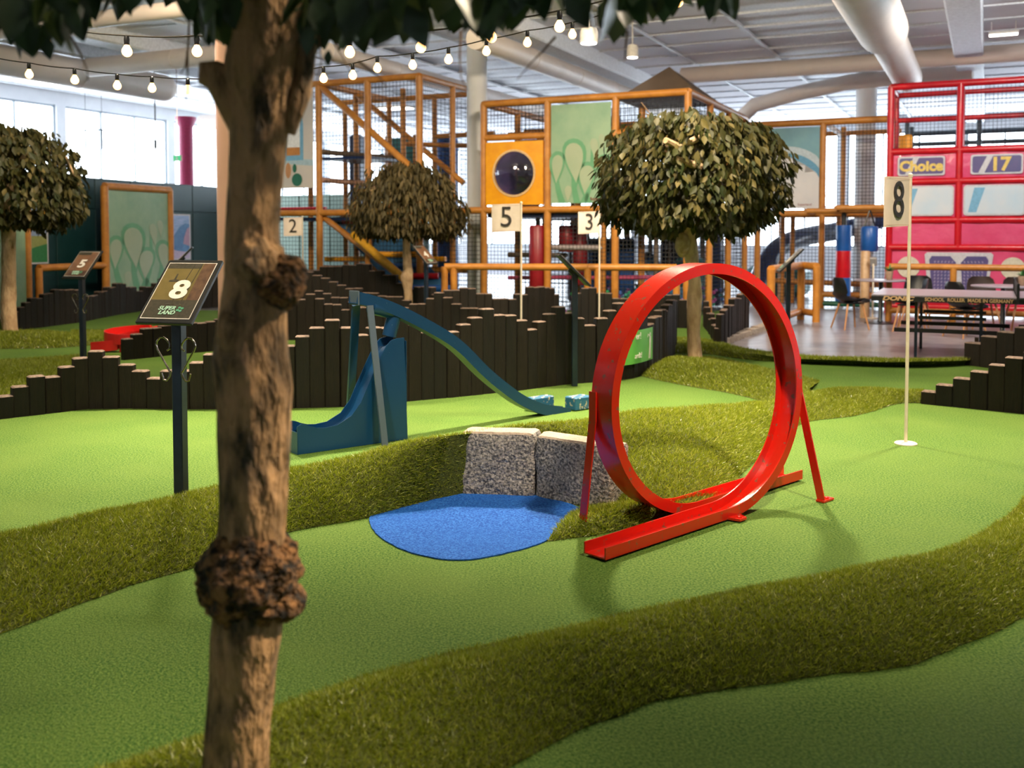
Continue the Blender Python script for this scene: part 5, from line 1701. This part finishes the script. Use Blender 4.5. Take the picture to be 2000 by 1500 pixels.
# hanging bags right
D = 19.4
c = at(1646, 588, D)
t = thing('punch_bag', c, 'tall blue red blue striped punch bag beside the column', 'punch bag')
zs = [zat(y, D) - c.z for y in (588, 542, 490, 440)]
for k, m in enumerate((m_bluebag, m_busred, m_bluebag)):
    MB().lathe(c, [(0.142, zs[k]), (0.145, zs[k] + .02), (0.145, zs[k + 1] - .02), (0.142, zs[k + 1])], 18).build('bag_section', m, t, smooth=True)
MB().tube([c + ZZ * zs[3], Vector((c.x, c.y, 1.9))], 0.05, 8).build('hanger', m_black, t)
q_ = Vector((c.x, c.y, 1.93)); pad(RF, q_ - BV * .7, q_ + BV * .9, 0.055); pad(RF, q_ - BV * .7, q_ - BV * .7 + BU * 1.2, 0.055)
D = 18.9
c = at(1698, 491, D)
t = thing('punch_bag', c, 'short blue hanging punch bag on black straps', 'punch bag')
zt_ = zat(442, D) - c.z
MB().lathe(c, [(0.14, 0), (0.16, .03), (0.16, zt_ - .04), (0.13, zt_)], 18).build('bag', m_bluebag, t, smooth=True)
for s in (-1, 1): MB().tube([c + ZZ * zt_ + Vector((s * .1, 0, 0)), Vector((c.x, c.y, 1.95))], 0.015, 6).build('strap', m_black, t)
q_ = Vector((c.x, c.y, 1.98)); pad(RF, q_ - BV * .6, q_ + BV * .3, 0.055); pad(RF, q_ - BV * .6, q_ - BV * .6 + BU * 1.6, 0.055)
D = 18.0
c = at(1691, 455, D); c.z = FL
o = MB().lathe(c, [(0.085, 0), (0.085, zat(490, D) - FL - .02), (0.07, zat(490, D) - FL)], 16).build('tan_post', mat('pale_wood', (0.55, 0.34, 0.18), 0.4), loc=c, smooth=True)
tag(o, 'stout pale wooden post under the short blue punch bag', 'post')
c = at(1707, 455, 17.8); c.z = FL
t = thing('coin_machine', c, 'thin pale stand with grey box near the bus corner', 'stand')
MB().lathe(c, [(0.1, 0), (0.1, 0.02), (0.018, 0.03), (0.018, 0.98)], 12).build('stand_pole', m_pole, t, smooth=True)
MB().box(c + ZZ * 1.02, (0.12, 0.06, 0.16), (BV, (BU + ZZ * .5).normalized(), (ZZ - BU * .5).normalized()), bev=0.01).build('display_box', mat('grey_box', (.35, .33, .32), .4), t)

# ---- red double-decker bus
B0 = at(1736, 455, 19.0); B0.z = FL
bb = lambda v, u, z=0.0: B0 + BV * v + BU * u + ZZ * (z - FL)
BUS = thing('play_bus', bb(1.2, 0), 'red and pink soft-play double-decker bus front at right', 'play bus')
BZ = [0.12, 1.23, 1.74, 2.46, 3.03, 4.25]
for v in (0, 1.2, 2.4):
    pad(BUS, bb(v, 0, 1.23 if v == 1.2 else FL), bb(v, 0, 4.25), 0.065, m_busred, 'red_post')
    pad(BUS, bb(v, 1.3, FL), bb(v, 1.3, 4.25), 0.055, m_busred, 'red_post')
    pad(BUS, bb(v, 0, 4.25), bb(v, 1.3, 4.25), 0.055, m_busred, 'red_beam')
for z in BZ:
    pad(BUS, bb(0, 0, z), bb(2.4, 0, z), 0.065, m_busred, 'red_beam')
for z in (4.25, 3.75):
    pad(BUS, bb(0, 1.3, z), bb(2.4, 1.3, z), 0.05, m_busred, 'red_beam')
m_greyt = mat('blue_grey_tube', (0.08, 0.13, 0.17), 0.5)
for z, u in ((3.9, 2.8), (3.5, 4.2), (3.3, 4.6), (3.75, 4.4)):
    pad(BUS, bb(0.1, u, z), bb(2.6, u, z), 0.05, m_greyt, 'inner_beam')
for v, u in ((0.1, 2.8), (0.1, 4.2), (1.5, 2.8), (2.6, 4.2)):
    pad(BUS, bb(v, u, FL), bb(v, u, 3.9), 0.05, m_greyt, 'inner_post')
net(BUS, bb(0, 0, 3.03), bb(2.4, 0, 3.03), bb(0, 0, 4.25), 0.07, 0.004); net(BUS, bb(0, 1.3, 3.03), bb(2.4, 1.3, 3.03), bb(0, 1.3, 4.25), 0.07, 0.004)
MB().box(bb(0.22, 0.7, 3.2), (0.25, 0.1, 0.42), AXB, bev=0.03).build('yellow_bumper', m_yel, BUS)


def sheet(v0, v1, z0, z1, m, name, u=-0.0):
    n = 14
    rings = []
    for i in range(n + 1):
        v = v0 + (v1 - v0) * i / n
        wv = 0.012 * math.sin(v * 9) + 0.01 * mnoise.noise(Vector((v * 5, z0, 0)))
        rings.append([bb(v, u + wv, z0), bb(v, u + wv * .6 - .012, (z0 + z1) / 2), bb(v, u + wv, z1), bb(v, u + wv + .012, z1), bb(v, u + wv + .012, z0)])
    return MB().loft(rings).build(name, m, BUS, smooth=True)


p1 = sheet(0.06, 1.14, 2.5, 2.99, m_pink, 'vinyl_panel'); p2 = sheet(1.26, 2.36, 2.5, 2.99, m_pink, 'vinyl_panel')
p3 = sheet(0.06, 2.36, 1.78, 2.42, m_pink, 'vinyl_panel'); p4 = sheet(0.06, 2.36, 1.28, 1.7, m_pink, 'vinyl_panel'); p5 = sheet(0.06, 2.36, 0.18, 1.19, m_pink, 'vinyl_panel')


def rrect(v0, v1, z0, z1, r=0.04, cut=None):
    pts = []
    for (cx, cz, a0) in ((v1 - r, z1 - r, 0), (v0 + r, z1 - r, PI / 2), (v0 + r, z0 + r, PI), (v1 - r, z0 + r, 1.5 * PI)):
        pts += [(cx + r * math.cos(a0 + k * PI / 8), cz + r * math.sin(a0 + k * PI / 8)) for k in range(5)]
    return pts


def bprint(parent, pts, m, du, name='print'):
    return MB().prism([bb(x, -du, z) for x, z in pts], -BU * 0.003).build(name, m, parent)


for pn, v0, v1, tx, sz in ((p1, .17, .93, 'Choice', .26), (p2, 1.42, 2.22, '17', .34)):
    bprint(pn, rrect(v0 - .03, v1 + .03, 2.57, 2.93), m_silver, .035, 'sign_border')
    bprint(pn, rrect(v0, v1, 2.6, 2.9), m_purple, .039, 'sign_plate')
    bprint(pn, [(v0 + .1, 2.6), (v0 + .2, 2.6), (v0 + .34, 2.9), (v0 + .24, 2.9)], m_silver, .0425, 'shine_stripe')
    text(tx, sz, m_gold, pn, bb((v0 + v1) / 2 + (.06 if tx == '17' else 0), -.048, 2.74), BV, ZZ, off=0.012)
for v0, v1 in ((.14, 1.12), (1.28, 2.3)):
    bprint(p3, rrect(v0, v1, 1.82, 2.38, .06), m_silver, .032, 'window_border')
    bprint(p3, rrect(v0 + .03, v1 - .03, 1.85, 2.35, .05), m_pane, .036, 'printed_pane')
    bprint(p3, [(v0 + .08, 1.88), (v0 + .22, 1.88), (v0 + .36, 2.33), (v0 + .18, 2.33)], m_sky, .0395, 'shine_stripe')
gr = bprint(p5, [(.72, .22), (1.68, .22), (1.8, 1.1), (1.76, 1.14), (.68, 1.14), (.64, 1.1)], m_silver, .035, 'grille_border')
for s in (0, 1):
    f = (lambda x: x) if s == 0 else (lambda x: 2.44 - x)
    bprint(gr, [(f(x), z) for x, z in ((.78, .3), (1.14, .3), (1.18, .95), (1.08, 1.07), (.76, 1.07), (.72, 1.0))], m_purple, .039, 'grille')
    mb = MB()
    for i in range(6):
        for j in range(11):
            x, z = .8 + .06 * i, .34 + .062 * j
            mb.add([bb(f(x), -.0435, z), bb(f(x + .022), -.0435, z + .028), bb(f(x + .036), -.0435, z + .01), bb(f(x + .014), -.0435, z - .02)], [(0, 1, 2, 3)])
    mb.build('grille_pattern', mat('lilac_print_%d' % s, (.32, .27, .42), .4), gr)['kind'] = 'stuff'
for v in (.36, 2.12):
    bprint(p5, [(v + .2 * math.cos(a), .86 + .2 * math.sin(a)) for a in np.linspace(0, 2 * PI, 28)[:-1]], mat('headlamp_cream', (.7, .64, .5), .4), .036, 'headlamp_print')


# ---- railings
def railing(pts, label, r=0.058, zr=0.93, lower=None):
    t = thing('padded_railing', (pts[0][0], pts[0][1], FL), label, 'railing')
    P = [Vector((p[0], p[1], zr)) for p in pts]
    for a, b in zip(P[:-1], P[1:]): pad(t, a, b, r, name='top_rail')
    for i, p in enumerate(P):
        if len(pts[i]) < 3 or pts[i][2]: pad(t, Vector((p.x, p.y, FL)), p, r, name='rail_post')
    if lower:
        for a, b in zip(P[:-1], P[1:]): pad(t, Vector((a.x, a.y, lower)), Vector((b.x, b.y, lower)), r * .9, name='bottom_rail')
    return t


px_ = lambda x, D: (at(x, 455, D).x, D)
railing([px_(868, 16.9), px_(886, 16.9), px_(1148, 16.6), px_(1168, 16.6), px_(1322, 16.4)], 'long tan padded railing in front of the climbing frame')
railing([px_(1507, 15.6), px_(1566, 17.6), px_(1596, 17.1)], 'short tan padded railing box right of the loop', 0.065, 0.93, 0.12)
q0 = Vector((*px_(1738, 17.3), 0))
railing([tuple((q0 + BV * s)[:2]) for s in (0, 1.02, 2.25)], 'tan padded railing in front of the pink bus', 0.055, 0.92, 0.16)

# ================================================================== LEFT PARTITION
WD = Vector((0.31, 0.951, 0)).normalized(); WN = Vector((WD.y, -WD.x, 0))
W0 = Vector((-8.4, 19.5, 0)) - WD * 7.0
wp = lambda s, d, z: W0 + WD * s + WN * d + ZZ * z
pw_ = struct(MB().box(wp(6.5, -0.06, 1.28), (15.0, 0.1, 2.62), (WD, WN, ZZ)).build('wall_partition', m_teal, loc=wp(6.5, 0, 0)))
for i in range(14):
    for z0, z1 in ((FL, 1.96), (1.98, 2.58)):
        MB().box(wp(-0.5 + i * 1.05, 0.0, (z0 + z1) / 2), (1.03, 0.03, z1 - z0), (WD, WN, ZZ), bev=0.008).build('wall_panel', m_teal, pw_)


def s_of(px):       # distance along the partition at a picture column
    r = ray(px, 455)
    k = r.x / r.y
    return (k * W0.y - W0.x) / (WD.x - k * WD.y)


def poster(px0, px1, z0, z1, label):
    a, b = s_of(px0), s_of(px1)
    t = thing('poster', wp((a + b) / 2, 0.02, z0), label, 'poster')
    MB().box(wp((a + b) / 2, 0.03, (z0 + z1) / 2), (b - a, 0.03, z1 - z0), (WD, WN, ZZ)).build('poster_frame', m_silver, t)
    f = lambda x, z, d=0.0: wp(a + (b - a) * x, 0.047 + d, z0 + (z1 - z0) * z)
    return t, f


def pface(t, f, pts, m, d, nm='print'):
    return MB().prism([f(x, z, d) for x, z in pts], WN * 0.0015).build(nm, m, t)


R4 = lambda x0, x1, z0, z1: [(x0, z0), (x1, z0), (x1, z1), (x0, z1)]
t, f = poster(22, 90, .93, 1.96, 'illustrated poster with sun and meadow beside the left tree trunk')
pface(t, f, R4(.04, .96, .03, .97), mat('poster_sky', (.2, .33, .5), .5, (.3, .32, .45), 1.5), 0)
pface(t, f, R4(.04, .96, .03, .5), mat('poster_hill', (.3, .33, .1), .5), .002)
pface(t, f, [(.04, .03), (.96, .03), (.96, .36), (.6, .3), (.04, .18)], mat('poster_meadow', (.03, .2, .06), .5), .004)
pface(t, f, [(.96, .97), (.72, .97)] + [(.96 + .24 * math.cos(a), .97 + .15 * math.sin(a)) for a in np.linspace(PI, 1.5 * PI, 8)[1:]], mat('poster_sun', (.75, .38, .04), .5), .004)
for k, s in enumerate(('Visste du at', 'Lolla & Bernie', 'har noe på alle', 'helger og ferier?')):
    text(s, .1, mat('poster_ink', (.01, .06, .2), .5) if k == 0 else bpy.data.materials['poster_ink'], t, f(.5, .86 - .065 * k, .006), WD, ZZ, off=.002, xs=.9)
mb_pts = [(.55, .1), (.72, .1), (.78, .14)]
t, f = poster(313, 369, .9, 1.92, 'blue photo poster on the dark partition left of the peach column')
pface(t, f, R4(.05, .95, .03, .97), mat('poster_lake', (.35, .45, .72), .4, (.2, .34, .6), 3, stretch=(1, 1, 6)), 0)
pface(t, f, [(.35, .2), (.95, .15), (.95, .78), (.8, .8), (.6, .72), (.42, .55), (.32, .4)], mat('poster_hair', (.05, .16, .4), .4, (.1, .25, .5), 5), .002)
pface(t, f, [(.72, .35), (.95, .3), (.95, .72), (.86, .68), (.76, .5)], mat('poster_skin', (.45, .28, .42), .4), .004)
pface(t, f, [(.05, .03), (.95, .03), (.95, .16), (.5, .2), (.05, .3)], mat('poster_pink', (.5, .42, .62), .4), .003)

# mint banner in a tan tube frame
a, L_ = s_of(172) - 0.25, 1.97
fb = lambda s, z, d=0.0: wp(a + s, 0.62 + d, z)
# measured: the frame stands 0.6 m in front of the partition
Fr = thing('framed_banner', fb(L_ / 2, FL), 'mint leaf-print banner in a tan padded frame before the dark wall', 'banner')
pad(Fr, fb(0, FL), fb(0, 2.4), 0.075, name='frame_post'); pad(Fr, fb(L_, FL), fb(L_, 2.4), 0.075, name='frame_post'); pad(Fr, fb(0, 2.4), fb(L_, 2.4), 0.075, name='frame_beam')
pad(Fr, fb(0, .88), fb(-1.7, .88), 0.065, name='side_rail'); pad(Fr, fb(-1.7, FL), fb(-1.7, .88), 0.065, name='frame_post')
bn = MB().box(fb(L_ / 2, 1.2, 0.0), (L_ - .14, .014, 2.3), (WD, WN, ZZ)).build('mint_banner', m_mint, Fr)
swirl_print(bn, fb(0.08, .38, 0.008), WD, WN, L_ - .16, 1.95, 5)
# second banner at the picture's left edge
a = s_of(-14)
Fr2 = thing('framed_banner', wp(a - .8, .62, FL), 'mint banner cut by the left picture edge behind the left tree', 'banner')
bn = MB().box(wp(a - .8, .62, 1.2), (1.8, .014, 2.3), (WD, WN, ZZ)).build('mint_banner', m_mint, Fr2)
pad(Fr2, wp(a - 1.75, .62, FL), wp(a - 1.75, .62, 2.4), 0.075, name='frame_post'); pad(Fr2, wp(a - 1.75, .62, 2.4), wp(a + .1, .62, 2.4), 0.075, name='frame_beam'); pad(Fr2, wp(a + .14, .62, FL), wp(a + .14, .62, 2.4), 0.06, name='frame_post')

# ================================================================== CAFE CORNER
NL = at(1702, 573, 12.2); NL.z = 0
tt = lambda v, u, z: Vector((NL.x, NL.y, 0)) + BV * v + BU * u + ZZ * (FL + z)
TL, TWd, TH = 3.2, 1.525, 0.78
PT = thing('table_tennis_table', tt(TL / 2, TWd / 2, 0), 'grey topped ping pong table with black edge lettering', 'ping pong table')
for v0, v1 in ((0, TL / 2 - .01), (TL / 2 + .01, TL)):
    tp_ = MB().box(tt((v0 + v1) / 2, TWd / 2, TH - .012), (v1 - v0, TWd, .024), AXB).build('table_top', m_ttop, PT)
    MB().box(tt((v0 + v1) / 2, .012, TH - .045), (v1 - v0, .024, .065), AXB).build('edge_rail', m_black, tp_)
    MB().box(tt((v0 + v1) / 2, TWd - .012, TH - .045), (v1 - v0, .024, .065), AXB).build('edge_rail', m_black, tp_)
for v in (.012, TL - .012):
    MB().box(tt(v, TWd / 2, TH - .045), (.024, TWd - .05, .065), AXB).build('edge_rail', m_black, PT)
m_goldp = mat('cream_lettering', (.62, .4, .2), .5)
text('DONIC', .068, m_goldp, PT, tt(.3, -.004, TH - .045), BV, ZZ, off=.003, xs=1.55, shear=.25)
text('SCHOOL  ROLLER  MADE IN GERMANY', .058, m_goldp, PT, tt(1.08, -.004, TH - .046), BV, ZZ, off=.0015, xs=.93)
for v in (.5, 1.22, TL - 1.22, TL - .5):
    for u in (.22, TWd - .22):
        MB().box(tt(v, u, (TH - .05) / 2), (.035, .035, TH - .05), AXB).build('leg', m_navy, PT)
    MB().box(tt(v, TWd / 2, .3), (.03, TWd - .46, .03), AXB).build('cross_bar', m_navy, PT)
for u in (.22, TWd - .22):
    MB().box(tt(TL / 4 + .1, u, .34), (1.3, .03, .05), AXB).build('stretcher', m_black, PT); MB().box(tt(TL * .75 - .1, u, .34), (1.3, .03, .05), AXB).build('stretcher', m_black, PT)
    MB().box(tt(TL / 4 + .1, u, .5), (.75, .025, .04), AXB).build('stretcher', m_black, PT)
for v in (1.17, TL - 1.17):
    for u in (.22, TWd - .22):
        MB().lathe(tt(v - .03, u - .03, .055), [(.055, 0), (.055, .03)], 14, ax=(BV, ZZ, -BU)).build('castor', m_black, PT)
        MB().box(tt(v, u, .13), (.05, .04, .1), AXB).build('castor_fork', m_steel, PT)
nt_ = MB().box(tt(TL / 2, TWd / 2, TH + .08), (.008, TWd + .2, .145), AXB).build('net', m_net, PT)
for u in (-.1, TWd + .1):
    MB().box(tt(TL / 2, u, TH + .06), (.03, .03, .22), AXB, bev=.004).build('net_post', m_black, nt_)


# chairs: shell on four splayed wooden legs
def make_chair(shell):
    root = thing('shell_chair', (0, 0, 0), 'x', 'chair', 'shell chairs around the cafe tables')
    prof = [(.22, .43, .2), (.2, .455, .22), (.1, .45, .235), (-.05, .435, .235), (-.15, .45, .23), (-.2, .5, .225), (-.225, .6, .225), (-.245, .7, .215), (-.26, .78, .19), (-.265, .825, .13)]
    nx = 10
    top, bot = [], []
    for (y, z, w_) in prof:
        row, row2 = [], []
        for i in range(nx + 1):
            f = -1 + 2 * i / nx
            x = f * w_
            up = .05 * f * f
            back = z > .52
            p = Vector((x, y + (up if back else 0), z + (0 if back else up * (0.6 if y > .15 else 1.2))))
            row.append(p); row2.append(p + (Vector((0, -.012, 0)) if back else Vector((0, 0, -.014))))
        top.append(row); bot.append(row2)
    mb = MB()
    mb.loft([t_ + list(reversed(b_)) for t_, b_ in zip(top, bot)])
    mb.build('seat_shell', shell, root, smooth=True)
    for sx in (-1, 1):
        for sy, y0, y1 in ((1, .12, .2), (-1, -.12, -.22)):
            MB().tube([(sx * .13, y0, .42), (sx * .22, y1, 0)], [.017, .012], 10).build('leg', m_wood, root, smooth=True)
    MB().box((0, 0, .415), (.3, .3, .02), bev=.004).build('under_frame', m_black, root)
    return root


ch = make_chair(m_shell)
chb = make_chair(m_brown)
spots = [(ch, 1664, 15.9, -80, 'black shell chair left of the first round table facing right'),
         (ch, 1778, 15.5, 60, 'black shell chair right of the first round table behind flag pole 8'),
         (ch, 1890, 14.6, -75, 'black shell chair behind the ping pong table near the second round table'),
         (chb, 1925, 16.0, 170, 'brown shell chair with broad back behind the second round table'),
         (chb, 1998, 15.75, 175, 'brown shell chair at the right picture edge behind the potted plant'),
         (ch, 1792, 16.35, 150, 'black shell chair against the bus railing behind the first round table')]
used = set()
for proto_, px, D, rz, lab in spots:
    o = proto_ if proto_.name not in used else copy_tree(proto_)
    used.add(proto_.name)
    b = at(px, 455, D)
    o.location = (b.x, b.y, FL)
    o.rotation_euler = (0, 0, math.radians(rz))
    o['label'] = lab


def round_table(px, D, r, label):
    b = at(px, 455, D); b.z = FL
    t = thing('round_table', b, label, 'table', 'round cafe tables')
    MB().lathe(b, [(.26, 0), (.26, .012), (.05, .03), (.035, .05), (.035, .7), (.12, .715)], 24).build('pedestal', m_black, t, smooth=True)
    MB().lathe(b, [(r - .01, .715), (r, .722), (r, .735), (r - .006, .742)], 40).build('table_top', m_ttop, t, smooth=True)
    return b + ZZ * .743


def potted_plant(P, label, seed):
    rr = random.Random(seed)
    t = thing('potted_plant', P, label, 'plant', 'potted plants on the cafe tables')
    MB().lathe(P, [(.045, 0), (.05, .006), (.066, .13), (.066, .145), (.056, .145), (.054, .13)], 18).build('pot', m_pot, t, smooth=True)
    for k in range(16):
        a = k * 2.4; tl = rr.uniform(.35, 1.1); ln = rr.uniform(.12, .19)
        d = Vector((math.cos(a) * math.sin(tl), math.sin(a) * math.sin(tl), math.cos(tl)))
        s = d.cross(ZZ).normalized()
        b_ = P + ZZ * .13
        rings = []
        for f, w_ in ((0, .012), (.35, .017), (.7, .011), (1, .001)):
            c = b_ + d * (ln * f) - ZZ * (.03 * f * f)
            up = s.cross(d)
            rings.append([c - s * w_, c + up * w_ * -.3, c + s * w_, c + up * w_ * .25])
        MB().loft(rings).build('leaf', m_plant, t)


P = round_table(1722, 16.9, .43, 'round grey cafe table beside the striped punch bag')
potted_plant(P + Vector((.1, -.1, 0)), 'spiky potted plant on the first round table at the bus corner', 3)
P = round_table(1962, 15.0, .45, 'round grey cafe table behind the ping pong table at right edge')
potted_plant(P + Vector((.24, -.1, 0)), 'spiky potted plant at the right picture edge on the second round table', 4)
